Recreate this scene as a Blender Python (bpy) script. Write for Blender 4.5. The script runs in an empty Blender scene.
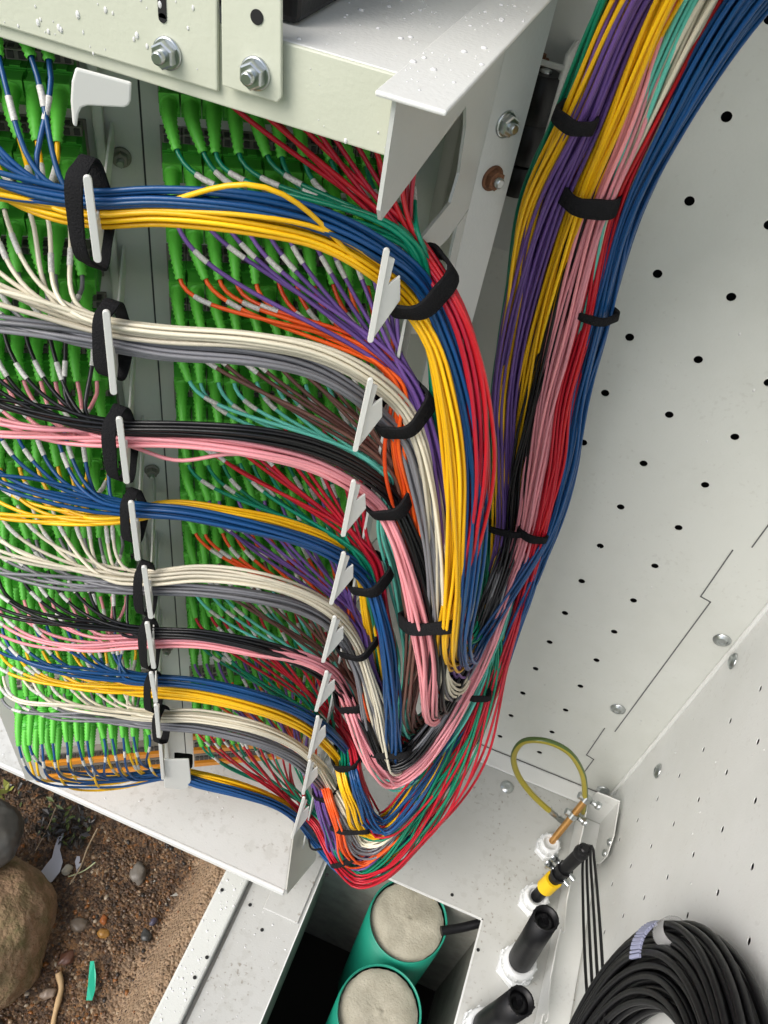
import bpy, bmesh, math, random
import numpy as np
from mathutils import Vector, Matrix

random.seed(7)
RNG = np.random.default_rng(11)
SC = bpy.context.scene
COL = SC.collection
R = math.radians

# ------------------------------------------------------------------ camera
FPX = 805.8
YAW, PITCH, ROLL = -0.1999, 0.8079, 0.2120
_cy, _sy = math.cos(YAW), math.sin(YAW)
_cp, _sp = math.cos(PITCH), math.sin(PITCH)
_cr, _sr = math.cos(ROLL), math.sin(ROLL)
FWD = np.array([_sy*_cp, _cy*_cp, -_sp])
_r = np.array([_cy, -_sy, 0.0]); _u = np.cross(_r, FWD)
RT = _cr*_r + _sr*_u
UP = -_sr*_r + _cr*_u
EYE = np.array([0.0, 0.0, 1.2])
cam_d = bpy.data.cameras.new('camera'); cam = bpy.data.objects.new('camera', cam_d); COL.objects.link(cam)
cam_d.sensor_fit = 'VERTICAL'; cam_d.sensor_height = 36.0; cam_d.lens = FPX/1024*36.0
cam_d.clip_start = 0.01; cam_d.clip_end = 400
M = Matrix(((RT[0], UP[0], -FWD[0], EYE[0]), (RT[1], UP[1], -FWD[1], EYE[1]), (RT[2], UP[2], -FWD[2], EYE[2]), (0, 0, 0, 1)))
cam.matrix_world = M
SC.camera = cam

# ------------------------------------------------------------------ sky and sun (overcast)
SUN_EL, SUN_AZ = R(46), R(220)          # azimuth clockwise from +Y: the light comes from behind the viewer's left
w = bpy.data.worlds.new('World'); SC.world = w; w.use_nodes = True
nt = w.node_tree
bg = nt.nodes['Background']
sky = nt.nodes.new('ShaderNodeTexSky'); sky.sky_type = 'NISHITA'; sky.sun_disc = False
sky.sun_elevation = SUN_EL; sky.sun_rotation = SUN_AZ; sky.dust_density = 3.0; sky.air_density = 1.0
hs = nt.nodes.new('ShaderNodeHueSaturation'); hs.inputs['Saturation'].default_value = 0.70
nt.links.new(sky.outputs[0], hs.inputs['Color']); nt.links.new(hs.outputs[0], bg.inputs[0])
bg.inputs[1].default_value = 0.15
sd = bpy.data.lights.new('sun', 'SUN'); sd.energy = 1.5; sd.angle = R(38); sd.color = (1.0, 0.97, 0.93)
so = bpy.data.objects.new('sun', sd); COL.objects.link(so)
sv_dir = Vector((math.sin(SUN_AZ)*math.cos(SUN_EL), math.cos(SUN_AZ)*math.cos(SUN_EL), math.sin(SUN_EL)))
so.rotation_euler = sv_dir.to_track_quat('Z', 'Y').to_euler()
so.location = (0, 0, 5)
SC.view_settings.view_transform = 'Standard'; SC.view_settings.look = 'None'
SC.view_settings.exposure = 0.58; SC.view_settings.gamma = 1.0; SC.view_settings.use_curve_mapping = False

# ------------------------------------------------------------------ survey helpers: sight line of the photograph cut with a real plane
def ray(x, y):
    d = (x-384)/FPX*RT - (y-512)/FPX*UP + FWD
    return d/np.linalg.norm(d)
def onpl(x, y, n, c):
    d = ray(x, y); n = np.asarray(n, float)
    return EYE + (c-EYE@n)/(d@n)*d
def PX(x, y, v): return onpl(x, y, (1, 0, 0), v)
def PY(x, y, v): return onpl(x, y, (0, 1, 0), v)
def PZ(x, y, v): return onpl(x, y, (0, 0, 1), v)
EN = np.array([math.cos(R(30)), math.sin(R(30)), 0.0])      # along the adapter panel, to the right
OUT = np.array([0.5, -math.cos(R(30)), 0.0])                # out of the adapter panel
ZV = np.array([0, 0, 1.0])
CPL = 0.506
def PQ(x, y, q): return onpl(x, y, -OUT, CPL-q)
def UQ(u, q, z): return EN*u - OUT*(CPL-q) + ZV*z            # panel coordinates -> world

# ------------------------------------------------------------------ materials
def mat(name, col, rough=0.5, metal=0.0, spec=0.5, bump=0.0, bscale=200.0, mott=0.0, mscale=6.0, mcol=None, coat=0.0, detail=4.0):
    m = bpy.data.materials.new(name); m.use_nodes = True
    t = m.node_tree; b = t.nodes['Principled BSDF']
    b.inputs['Base Color'].default_value = (*col, 1); b.inputs['Roughness'].default_value = rough
    b.inputs['Metallic'].default_value = metal; b.inputs['Specular IOR Level'].default_value = spec
    b.inputs['Coat Weight'].default_value = coat
    tc = t.nodes.new('ShaderNodeTexCoord')
    geo = t.nodes.new('ShaderNodeNewGeometry')
    if mott > 0:
        n = t.nodes.new('ShaderNodeTexNoise'); n.inputs['Scale'].default_value = mscale; n.inputs['Detail'].default_value = 8
        n.inputs['Roughness'].default_value = 0.65
        t.links.new(geo.outputs['Position'], n.inputs['Vector'])
        r = t.nodes.new('ShaderNodeValToRGB'); r.color_ramp.elements[0].position = 0.42; r.color_ramp.elements[1].position = 0.72
        t.links.new(n.outputs['Fac'], r.inputs['Fac'])
        mx = t.nodes.new('ShaderNodeMix'); mx.data_type = 'RGBA'
        ml = t.nodes.new('ShaderNodeMath'); ml.operation = 'MULTIPLY'; ml.inputs[1].default_value = mott
        t.links.new(r.outputs['Color'], ml.inputs[0]); t.links.new(ml.outputs[0], mx.inputs['Factor'])
        mx.inputs['A'].default_value = (*col, 1); mx.inputs['B'].default_value = (*(mcol or tuple(c*0.6 for c in col)), 1)
        t.links.new(mx.outputs['Result'], b.inputs['Base Color'])
    if bump > 0:
        n2 = t.nodes.new('ShaderNodeTexNoise'); n2.inputs['Scale'].default_value = bscale; n2.inputs['Detail'].default_value = detail
        t.links.new(geo.outputs['Position'], n2.inputs['Vector'])
        bp = t.nodes.new('ShaderNodeBump'); bp.inputs['Strength'].default_value = bump; bp.inputs['Distance'].default_value = 0.001
        t.links.new(n2.outputs['Fac'], bp.inputs['Height']); t.links.new(bp.outputs[0], b.inputs['Normal'])
    return m

def painted(name, col, speck=0.0, rough=0.42):
    """powder coat: fine orange peel, faint grime clouds, tiny brown specks"""
    m = mat(name, col, rough, bump=0.16, bscale=420, mott=0.45, mscale=5.0, mcol=(col[0]*0.80, col[1]*0.80, col[2]*0.76))
    if speck > 0:
        t = m.node_tree; b = t.nodes['Principled BSDF']
        src = b.inputs['Base Color'].links[0].from_socket
        geo = t.nodes.new('ShaderNodeNewGeometry')
        n = t.nodes.new('ShaderNodeTexNoise'); n.inputs['Scale'].default_value = 170; n.inputs['Detail'].default_value = 3
        n3 = t.nodes.new('ShaderNodeTexNoise'); n3.inputs['Scale'].default_value = 14; n3.inputs['Detail'].default_value = 3
        t.links.new(geo.outputs['Position'], n.inputs['Vector']); t.links.new(geo.outputs['Position'], n3.inputs['Vector'])
        ad = t.nodes.new('ShaderNodeMath'); ad.operation = 'MULTIPLY_ADD'; ad.inputs[1].default_value = 0.45
        t.links.new(n3.outputs['Fac'], ad.inputs[0]); t.links.new(n.outputs['Fac'], ad.inputs[2])
        r = t.nodes.new('ShaderNodeValToRGB'); r.color_ramp.elements[0].position = 0.86; r.color_ramp.elements[1].position = 0.97
        r.color_ramp.elements[1].color = (speck, speck, speck, 1)
        t.links.new(ad.outputs[0], r.inputs['Fac'])
        mx = t.nodes.new('ShaderNodeMix'); mx.data_type = 'RGBA'
        t.links.new(r.outputs['Color'], mx.inputs['Factor']); t.links.new(src, mx.inputs['A'])
        mx.inputs['B'].default_value = (0.16, 0.12, 0.08, 1)
        last = mx.outputs['Result']
        if speck > .3:
            n6 = t.nodes.new('ShaderNodeTexNoise'); n6.inputs['Scale'].default_value = 75; n6.inputs['Detail'].default_value = 4
            t.links.new(geo.outputs['Position'], n6.inputs['Vector'])
            a6 = t.nodes.new('ShaderNodeMath'); a6.operation = 'MULTIPLY_ADD'; a6.inputs[1].default_value = .5; t.links.new(n3.outputs['Fac'], a6.inputs[0]); t.links.new(n6.outputs['Fac'], a6.inputs[2])
            r6 = t.nodes.new('ShaderNodeValToRGB'); r6.color_ramp.elements[0].position = .80; r6.color_ramp.elements[1].position = .88; r6.color_ramp.elements[1].color = (.16, .16, .16, 1)
            t.links.new(a6.outputs[0], r6.inputs[0]); x6 = t.nodes.new('ShaderNodeMix'); x6.data_type = 'RGBA'
            t.links.new(r6.outputs[0], x6.inputs['Factor']); t.links.new(last, x6.inputs['A']); x6.inputs['B'].default_value = (.30, .29, .25, 1); last = x6.outputs['Result']
            rg = t.nodes.new('ShaderNodeMapRange'); rg.inputs['To Min'].default_value = rough; rg.inputs['To Max'].default_value = .15; t.links.new(r6.outputs[0], rg.inputs['Value']); t.links.new(rg.outputs[0], b.inputs['Roughness'])
        t.links.new(last, b.inputs['Base Color'])
    return m

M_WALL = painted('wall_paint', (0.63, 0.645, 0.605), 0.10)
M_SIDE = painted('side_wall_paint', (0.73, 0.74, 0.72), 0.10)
M_FLOOR = painted('floor_paint', (0.50, 0.505, 0.48), 0.6)
M_RACK_TINT = painted('rack_paint_foliage_tint', (0.58, 0.60, 0.49), 0.0, 0.33)  # yellow-green cast of reflected foliage is mixed into this paint colour
M_PANEL = painted('panel_paint', (0.60, 0.605, 0.555), 0.0, 0.4)
M_TRAY = painted('tray_paint', (0.60, 0.605, 0.585), 0.35, 0.35)
M_POST = painted('post_paint', (0.56, 0.575, 0.55), 0.0, 0.33)
M_FIN = mat('white_nylon', (0.70, 0.70, 0.66), 0.4)
M_DARK = mat('dark_void', (0.012, 0.012, 0.012), 0.9)
M_SEAM = mat('seam_shadow_gap', (0.10, 0.10, 0.10), 0.8)
M_VELCRO = mat('black_velcro', (0.012, 0.012, 0.013), 0.95, spec=0.15, bump=1.0, bscale=900)
M_BLACK = mat('black_plastic', (0.006, 0.006, 0.007), 0.42, spec=.35, bump=0.2, bscale=300)
M_RUBBER = mat('black_rubber', (0.007, 0.007, 0.008), 0.42, spec=0.3, bump=0.2, bscale=200)
M_STEEL = mat('zinc_steel', (0.55, 0.58, 0.58), 0.28, 1.0, mott=0.4, mscale=90)
M_RUST = mat('rusty_steel', (0.22, 0.10, 0.05), 0.7, 0.4, mott=0.8, mscale=200, mcol=(0.06, 0.03, 0.02))
M_CONC = mat('pit_concrete', (0.36, 0.35, 0.31), 0.9, bump=0.8, bscale=160, mott=0.7, mscale=30, mcol=(0.20, 0.19, 0.165))
M_PIPE = mat('green_duct', (0.01, 0.235, 0.155), 0.35, bump=0.1)
M_FOAM = mat('foam_plug', (0.40, 0.375, 0.295), 0.95, bump=1.0, bscale=330, mott=0.7, mscale=45, mcol=(0.27, 0.25, 0.185), detail=10)
M_GLAND = mat('white_gland', (0.72, 0.74, 0.74), 0.35)
M_BRASS = mat('copper_rod', (0.50, 0.27, 0.09), 0.38, 0.7, mott=0.4, mscale=100)
M_TAG = mat('yellow_tag', (0.90, 0.58, 0.01), 0.5)
M_TAGINK = mat('tag_ink', (0.45, 0.30, 0.02), 0.6)
M_SPIRAL = mat('spiral_wrap', (0.34, 0.36, 0.50), 0.25)
M_SPIRAL.node_tree.nodes['Principled BSDF'].inputs['Alpha'].default_value = 0.85
M_CLEAR = mat('clear_tape', (0.60, 0.60, 0.60), 0.15)
M_CLEAR.node_tree.nodes['Principled BSDF'].inputs['Alpha'].default_value = 0.45
M_PLUG = mat('green_plug', (0.07, 0.44, 0.035), 0.45)
M_BOOT = mat('green_boot', (0.11, 0.52, 0.05), 0.5)
M_ADPT = mat('green_adapter', (0.045, 0.34, 0.025), 0.5)
M_CLIP = mat('adapter_clip', (0.24, 0.22, 0.185), 0.6)
M_NOTCH = mat('adapter_notch', (0.055, 0.05, 0.045), 0.7)
M_ORANGE_STRIP = mat('orange_strip', (0.72, 0.27, 0.02), 0.5)
M_SLEEVE = mat('white_sleeve', (0.64, 0.63, 0.58), 0.5, mott=.8, mscale=700, mcol=(.22, .22, .21))
M_DROP_GLINT = mat('water', (0.95, 0.95, 0.95), 0.03)  # white body colour stands in for sky glints on the drops
M_DROP_GLINT.node_tree.nodes['Principled BSDF'].inputs['Transmission Weight'].default_value = 0.35
M_DROP_GLINT.node_tree.nodes['Principled BSDF'].inputs['IOR'].default_value = 1.33

CC = {'blue': (0.008, 0.068, 0.205), 'yellow': (0.90, 0.50, 0.008), 'white': (0.74, 0.68, 0.53), 'grey': (0.20, 0.20, 0.215),
      'black': (0.007, 0.007, 0.008), 'pink': (0.80, 0.31, 0.345), 'green': (0.004, 0.215, 0.115), 'red': (0.46, 0.010, 0.028),
      'purple': (0.145, 0.075, 0.28), 'orange': (0.86, 0.10, 0.015), 'brown': (0.14, 0.065, 0.05), 'aqua': (0.13, 0.56, 0.45)}
MC = {}
def vary(m, amt=.22):
    t = m.node_tree; b = t.nodes['Principled BSDF']; src = b.inputs['Base Color'].links[0].from_socket
    oi = t.nodes.new('ShaderNodeObjectInfo'); h = t.nodes.new('ShaderNodeHueSaturation')
    mr = t.nodes.new('ShaderNodeMapRange'); mr.inputs['To Min'].default_value = 1-amt; mr.inputs['To Max'].default_value = 1+amt*.6
    t.links.new(oi.outputs['Random'], mr.inputs['Value']); t.links.new(mr.outputs[0], h.inputs['Value'])
    mr2 = t.nodes.new('ShaderNodeMath'); mr2.operation = 'MULTIPLY_ADD'; mr2.inputs[1].default_value = .010; mr2.inputs[2].default_value = .495
    t.links.new(oi.outputs['Random'], mr2.inputs[0]); t.links.new(mr2.outputs[0], h.inputs['Hue'])
    t.links.new(src, h.inputs['Color']); t.links.new(h.outputs[0], b.inputs['Base Color'])
for k_, c_ in CC.items():
    MC[k_] = mat(k_+'_jacket', c_, 0.33, spec=0.45, mott=0.25, mscale=40, mcol=tuple(v*0.75 for v in c_), bump=.15, bscale=500); vary(MC[k_])

# ------------------------------------------------------------------ object helpers
def tag(o, label=None, cat=None, group=None, kind=None):
    if label: o['label'] = label
    if cat: o['category'] = cat
    if group: o['group'] = group
    if kind: o['kind'] = kind
    return o
def empty(name, loc, label=None, cat=None, group=None):
    o = bpy.data.objects.new(name, None); COL.objects.link(o); o.location = Vector(loc); o.empty_display_size = 0.01
    return tag(o, label, cat, group)
def link(name, me, parent=None, loc=None):
    o = bpy.data.objects.new(name, me); COL.objects.link(o)
    if parent is not None: o.parent = parent
    if loc is not None: o.location = Vector(loc)
    return o
def mesh_np(name, verts, faces, mats, mi=None, smooth=True):
    """verts Nx3, faces Mx4 (int) -> mesh"""
    me = bpy.data.meshes.new(name)
    verts = np.asarray(verts, np.float32); faces = np.asarray(faces, np.int32)
    nv, nf = len(verts), len(faces)
    me.vertices.add(nv); me.vertices.foreach_set('co', verts.ravel())
    k = faces.shape[1]
    me.loops.add(nf*k); me.loops.foreach_set('vertex_index', faces.ravel())
    me.polygons.add(nf); me.polygons.foreach_set('loop_start', np.arange(0, nf*k, k, dtype=np.int32))
    if smooth: me.polygons.foreach_set('use_smooth', np.ones(nf, bool))
    for m in mats: me.materials.append(m)
    if mi is not None: me.polygons.foreach_set('material_index', np.asarray(mi, np.int32))
    me.update(calc_edges=True)
    return me

class MB:
    """collects faces of any size into one mesh, local to `org`"""
    def __init__(s, org=(0, 0, 0)):
        s.v = []; s.f = []; s.m = []; s.org = np.array(org, float); s.sm = []
    def add(s, vs, fs, m=0, smooth=False):
        b = len(s.v); s.v += [tuple(np.asarray(p, float)-s.org) for p in vs]
        s.f += [tuple(b+i for i in f) for f in fs]; s.m += [m]*len(fs); s.sm += [smooth]*len(fs)
    def box(s, c, h, ax=None, m=0):
        """centre, half sizes, axes rows"""
        ax = np.eye(3) if ax is None else np.asarray(ax, float); c = np.asarray(c, float)
        vs = [c + sx*h[0]*ax[0] + sy*h[1]*ax[1] + sz*h[2]*ax[2] for sx in (-1, 1) for sy in (-1, 1) for sz in (-1, 1)]
        s.add(vs, [(0, 1, 3, 2), (4, 6, 7, 5), (0, 4, 5, 1), (2, 3, 7, 6), (0, 2, 6, 4), (1, 5, 7, 3)], m)
    def bb(s, lo, hi, m=0):
        lo = np.array(lo, float); hi = np.array(hi, float); s.box((lo+hi)/2, (hi-lo)/2, None, m)
    def prism(s, poly, off, m=0):
        """closed polygon (list of 3D) extruded by vector off"""
        n = len(poly); off = np.asarray(off, float)
        vs = [np.asarray(p, float) for p in poly] + [np.asarray(p, float)+off for p in poly]
        s.add(vs, [tuple(range(n))[::-1], tuple(range(n, 2*n))] + [(i, (i+1) % n, n+(i+1) % n, n+i) for i in range(n)], m)
    def lathe(s, base, axis, prof, n=24, m=0, smooth=True, caps=True):
        """prof list of (along, radius)"""
        a = np.array(axis, float); a = a/np.linalg.norm(a)
        t = np.array([1, 0, 0.]) if abs(a[0]) < 0.8 else np.array([0, 1., 0])
        x = np.cross(a, t); x /= np.linalg.norm(x); y = np.cross(a, x); base = np.asarray(base, float)
        vs = []
        for (h, r) in prof:
            for i in range(n):
                th = 2*math.pi*i/n; vs.append(base+a*h+x*r*math.cos(th)+y*r*math.sin(th))
        fs = [(j*n+i, j*n+(i+1) % n, (j+1)*n+(i+1) % n, (j+1)*n+i) for j in range(len(prof)-1) for i in range(n)]
        s.add(vs, fs, m, smooth)
        if caps:
            k = len(prof)-1
            s.add(vs[:n], [tuple(range(n))[::-1]], m); s.add(vs[k*n:], [tuple(range(n))], m)
    def tube(s, path, r, n=8, m=0, caps=True):
        V, F = tube_np(np.asarray(path, float), r, n)
        s.add(list(V), [tuple(f) for f in F], m, True)
        if caps:
            s.add(list(V[:n]), [tuple(range(n))[::-1]], m); s.add(list(V[-n:]), [tuple(range(n))], m)
    def build(s, name, mats, parent=None, bevel=0.0, seg=2):
        me = bpy.data.meshes.new(name); me.from_pydata(s.v, [], s.f)
        if not isinstance(mats, (list, tuple)): mats = [mats]
        for m in mats: me.materials.append(m)
        me.polygons.foreach_set('material_index', s.m); me.polygons.foreach_set('use_smooth', s.sm)
        me.update()
        bm = bmesh.new(); bm.from_mesh(me)
        bmesh.ops.recalc_face_normals(bm, faces=bm.faces); bm.to_mesh(me); bm.free()
        o = link(name, me, parent)
        if parent is None: o.location = Vector(s.org)
        if bevel > 0:
            md = o.modifiers.new('bevel', 'BEVEL'); md.width = bevel; md.segments = seg; md.limit_method = 'ANGLE'; md.angle_limit = R(35)
            md.harden_normals = False
        return o

def frames(P):
    T = np.gradient(P, axis=0); T /= np.linalg.norm(T, axis=1)[:, None]+1e-12
    N = np.zeros_like(P)
    a = np.array([0, 0, 1.]) if abs(T[0, 2]) < 0.8 else np.array([0, 1., 0])
    n = a - T[0]*(a@T[0]); n /= np.linalg.norm(n); N[0] = n
    for i in range(1, len(P)):
        n = n - T[i]*(n@T[i]); n /= np.linalg.norm(n)+1e-12; N[i] = n
    return T, N, np.cross(T, N)
def tube_np(P, r, n=7):
    T, N, B = frames(P)
    r = np.broadcast_to(np.asarray(r, float), (len(P),))
    th = np.arange(n)/n*2*math.pi
    V = P[:, None, :] + r[:, None, None]*(np.cos(th)[None, :, None]*N[:, None, :] + np.sin(th)[None, :, None]*B[:, None, :])
    i = np.arange(len(P)-1)[:, None]*n; j = np.arange(n)[None, :]; j2 = (j+1) % n
    F = np.stack([i+j, i+j2, i+n+j2, i+n+j], -1).reshape(-1, 4)
    return V.reshape(-1, 3), F
def resample(P, step):
    P = np.asarray(P, float); d = np.r_[0, np.cumsum(np.linalg.norm(np.diff(P, axis=0), axis=1))]
    n = max(3, int(d[-1]/step)+1); s = np.linspace(0, d[-1], n)
    return np.stack([np.interp(s, d, P[:, k]) for k in range(3)], 1)
def spline(C, step=0.004):
    """centripetal-like Catmull-Rom through control points, evenly resampled"""
    C = np.asarray(C, float); C = np.vstack([2*C[0]-C[1], C, 2*C[-1]-C[-2]])
    out = []
    for i in range(1, len(C)-2):
        p0, p1, p2, p3 = C[i-1], C[i], C[i+1], C[i+2]
        d1 = max(np.linalg.norm(p1-p0), 1e-5)**.5; d2 = max(np.linalg.norm(p2-p1), 1e-5)**.5; d3 = max(np.linalg.norm(p3-p2), 1e-5)**.5
        m1 = (p1-p0)/d1-(p2-p0)/(d1+d2)+(p2-p1)/d2; m2 = (p2-p1)/d2-(p3-p1)/(d2+d3)+(p3-p2)/d3
        m1 *= d2; m2 *= d2
        t = np.linspace(0, 1, 16, endpoint=False)[:, None]
        out.append((2*t**3-3*t**2+1)*p1+(t**3-2*t**2+t)*m1+(-2*t**3+3*t**2)*p2+(t**3-t**2)*m2)
    out.append(C[-2][None]); return resample(np.vstack(out), step)

def hexbolt(mb, p, ax, r=0.006, m=0, m2=0, washer=1.5, h=0.004):
    p = np.asarray(p, float); ax = np.asarray(ax, float); ax = ax/np.linalg.norm(ax)
    mb.lathe(p, ax, [(0, r*washer), (0.0012, r*washer), (0.0014, r*1.05)], 24, m)
    mb.lathe(p+ax*0.0013, ax, [(0, r*1.0), (h*0.85, r*1.0), (h, r*0.86)], 6, m, smooth=False)
    mb.lathe(p+ax*(0.0013+h), ax, [(0, r*.5), (h*.7, r*.5), (h*.8, r*.38)], 12, m2)

# ================================================================== SETTING
# ground -----------------------------------------------------------
def ground_material():
    m = bpy.data.materials.new('wet_sandy_soil'); m.use_nodes = True; t = m.node_tree; b = t.nodes['Principled BSDF']
    geo = t.nodes.new('ShaderNodeNewGeometry')
    sep = t.nodes.new('ShaderNodeSeparateXYZ'); t.links.new(geo.outputs['Position'], sep.inputs[0])
    n = t.nodes.new('ShaderNodeTexNoise'); n.inputs['Scale'].default_value = 60; n.inputs['Detail'].default_value = 10; n.inputs['Roughness'].default_value = .75
    t.links.new(geo.outputs['Position'], n.inputs['Vector'])
    r = t.nodes.new('ShaderNodeValToRGB'); e = r.color_ramp.elements
    e[0].position = .30; e[0].color = (0.012, 0.007, 0.004, 1); e[1].position = .76; e[1].color = (0.24, 0.125, 0.055, 1)
    x = r.color_ramp.elements.new(.52); x.color = (0.10, 0.058, 0.032, 1)
    t.links.new(n.outputs['Fac'], r.inputs['Fac'])
    r2 = t.nodes.new('ShaderNodeValToRGB'); e = r2.color_ramp.elements
    e[0].position = .32; e[0].color = (0.17, 0.10, 0.055, 1); e[1].position = .75; e[1].color = (0.55, 0.40, 0.26, 1)
    n4 = t.nodes.new('ShaderNodeTexNoise'); n4.inputs['Scale'].default_value = 190; n4.inputs['Detail'].default_value = 5; n4.inputs['Roughness'].default_value = .8
    t.links.new(geo.outputs['Position'], n4.inputs['Vector']); t.links.new(n4.outputs['Fac'], r2.inputs['Fac'])
    # sandy mortar bank beside the cabinet rail
    n2 = t.nodes.new('ShaderNodeTexNoise'); n2.inputs['Scale'].default_value = 14; n2.inputs['Detail'].default_value = 5
    t.links.new(geo.outputs['Position'], n2.inputs['Vector'])
    ad = t.nodes.new('ShaderNodeMath'); ad.operation = 'MULTIPLY_ADD'; ad.inputs[1].default_value = 0.10
    t.links.new(n2.outputs['Fac'], ad.inputs[0]); t.links.new(sep.outputs['X'], ad.inputs[2])
    mr = t.nodes.new('ShaderNodeMapRange'); mr.inputs['From Min'].default_value = -0.225; mr.inputs['From Max'].default_value = -0.195
    t.links.new(ad.outputs[0], mr.inputs['Value'])
    mx = t.nodes.new('ShaderNodeMix'); mx.data_type = 'RGBA'
    t.links.new(mr.outputs[0], mx.inputs['Factor']); t.links.new(r.outputs[0], mx.inputs['A']); t.links.new(r2.outputs[0], mx.inputs['B'])
    t.links.new(mx.outputs['Result'], b.inputs['Base Color'])
    b.inputs['Roughness'].default_value = .42
    vo = t.nodes.new('ShaderNodeTexVoronoi'); vo.inputs['Scale'].default_value = 230; t.links.new(geo.outputs['Position'], vo.inputs['Vector'])
    sx = t.nodes.new('ShaderNodeSeparateColor'); t.links.new(vo.outputs['Color'], sx.inputs[0])
    r5 = t.nodes.new('ShaderNodeValToRGB'); e = r5.color_ramp.elements; r5.color_ramp.interpolation = 'CONSTANT'
    e[0].position = 0; e[0].color = (.035, .02, .011, 1); e[1].position = .24; e[1].color = (.16, .082, .034, 1)
    for p_, c_ in ((.5, (.25, .13, .05, 1)), (.68, (.05, .03, .018, 1)), (.78, (.27, .17, .09, 1)), (.9, (.30, .115, .025, 1)), (.95, (.42, .33, .22, 1))):
        q_ = e.new(p_); q_.color = c_
    t.links.new(sx.outputs[0], r5.inputs[0])
    m5 = t.nodes.new('ShaderNodeMix'); m5.data_type = 'RGBA'
    rr5 = t.nodes.new('ShaderNodeValToRGB'); rr5.color_ramp.elements[0].position = .40; rr5.color_ramp.elements[1].position = .58
    t.links.new(n.outputs['Fac'], rr5.inputs[0])
    k5 = t.nodes.new('ShaderNodeMath'); k5.operation = 'MULTIPLY'; k5.inputs[1].default_value = .75; t.links.new(rr5.outputs[0], k5.inputs[0])
    t.links.new(k5.outputs[0], m5.inputs['Factor']); t.links.new(mx.outputs['Result'], m5.inputs['A'])
    bright = t.nodes.new('ShaderNodeMix'); bright.data_type = 'RGBA'; t.links.new(mr.outputs[0], bright.inputs['Factor']); t.links.new(r5.outputs[0], bright.inputs['A'])
    bb_ = t.nodes.new('ShaderNodeMix'); bb_.data_type = 'RGBA'; bb_.inputs['Factor'].default_value = .72; t.links.new(r5.outputs[0], bb_.inputs['A']); bb_.inputs['B'].default_value = (.44, .30, .18, 1)
    t.links.new(bb_.outputs['Result'], bright.inputs['B']); t.links.new(bright.outputs['Result'], m5.inputs['B'])
    t.links.new(m5.outputs['Result'], b.inputs['Base Color'])
    hb = t.nodes.new('ShaderNodeMath'); hb.operation = 'MULTIPLY_ADD'; hb.inputs[1].default_value = -1.2; t.links.new(vo.outputs['Distance'], hb.inputs[0]); t.links.new(n4.outputs['Fac'], hb.inputs[2])
    bp = t.nodes.new('ShaderNodeBump'); bp.inputs['Strength'].default_value = .9; bp.inputs['Distance'].default_value = .004
    t.links.new(hb.outputs[0], bp.inputs['Height']); t.links.new(bp.outputs[0], b.inputs['Normal'])
    return m
M_SOIL = ground_material()
M_GREEN_BOUNCE = mat('far_green_bounce', (0.05, 0.09, 0.025), 0.9, mott=0.8, mscale=3, mcol=(0.09, 0.11, 0.04))  # ground out of view, coloured green to bounce a green tint back
from mathutils import noise as mnoise
def gz(x, y):
    dp = math.exp(-(((x+.445)/.055)**2+((y-.300)/.065)**2)); z = -0.105 + (1-dp)*0.016*mnoise.noise((x*7, y*7, 3.1)) + (1-.6*dp)*0.007*mnoise.noise((x*31, y*31, 1.7)) + 0.003*mnoise.noise((x*90, y*90, 5)) + 0.0022*mnoise.noise((x*190, y*190, 8))
    k = min(1, max(0, (x+0.255)/0.05)); z += k*k*(3-2*k)*0.075
    z -= 0.012*dp
    return z
gx = np.r_[np.arange(-1.3, -0.70, 0.03), np.arange(-0.70, -0.1749, 0.0035)]; gy = np.r_[np.arange(-0.4, 0.0, 0.03), np.arange(0.0, 0.56, 0.0035), np.arange(0.56, 1.1, 0.03)]
V = [(x, y, gz(x, y)) for y in gy for x in gx]; nx = len(gx)
F = [(j*nx+i, j*nx+i+1, (j+1)*nx+i+1, (j+1)*nx+i) for j in range(len(gy)-1) for i in range(nx-1)]
me = mesh_np('ground', V, F, [M_SOIL]); g = link('ground', me); tag(g, kind='structure')
mb = MB(); zf = -0.105; G_ = 150
x0, x1, y0, y1 = gx[0], gx[-1], gy[0], gy[-1]
mb.add([(-G_, -G_, zf), (G_, -G_, zf), (G_, y0, zf), (-G_, y0, zf)], [(0, 1, 2, 3)])
mb.add([(-G_, y1, zf), (G_, y1, zf), (G_, G_, zf), (-G_, G_, zf)], [(0, 1, 2, 3)])
mb.add([(-G_, y0, zf), (x0, y0, zf), (x0, y1, zf), (-G_, y1, zf)], [(0, 1, 2, 3)])
mb.add([(.34, y0, zf), (G_, y0, zf), (G_, y1, zf), (.34, y1, zf)], [(0, 1, 2, 3)])
o = mb.build('far_ground', M_GREEN_BOUNCE); tag(o, kind='structure')

# concrete pit below the floor plate ------------------------------------
mb = MB()
mb.bb((-0.30, -0.3, -0.9), (-0.126, 0.72, -0.112)); mb.bb((-0.1259, 0.0205, -0.9), (-0.075, 0.4615, -0.221)); mb.bb((-0.1259, 0.462, -0.9), (-0.075, 0.72, -0.006)); mb.bb((0.190, -0.3, -0.9), (0.34, 0.72, -0.006))
mb.bb((-0.0745, 0.462, -0.9), (0.1895, 0.72, -0.006)); mb.bb((-0.0745, -0.3, -0.9), (0.1895, 0.02, -0.006))
mb.bb((-0.125, 0.0205, -0.22), (-0.0630, 0.4615, -0.0045))
o = mb.build('concrete_plinth', M_CONC); tag(o, kind='structure')
mb = MB(); mb.bb((-0.0745, 0.021, -0.9), (0.1895, 0.4615, -0.45))
o = mb.build('pit_soil', mat('pit_shade_mud', (.02, .016, .012), .9)); tag(o, kind='structure')  # dark soil, blackened further to stand for shade deep in the pit

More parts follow.
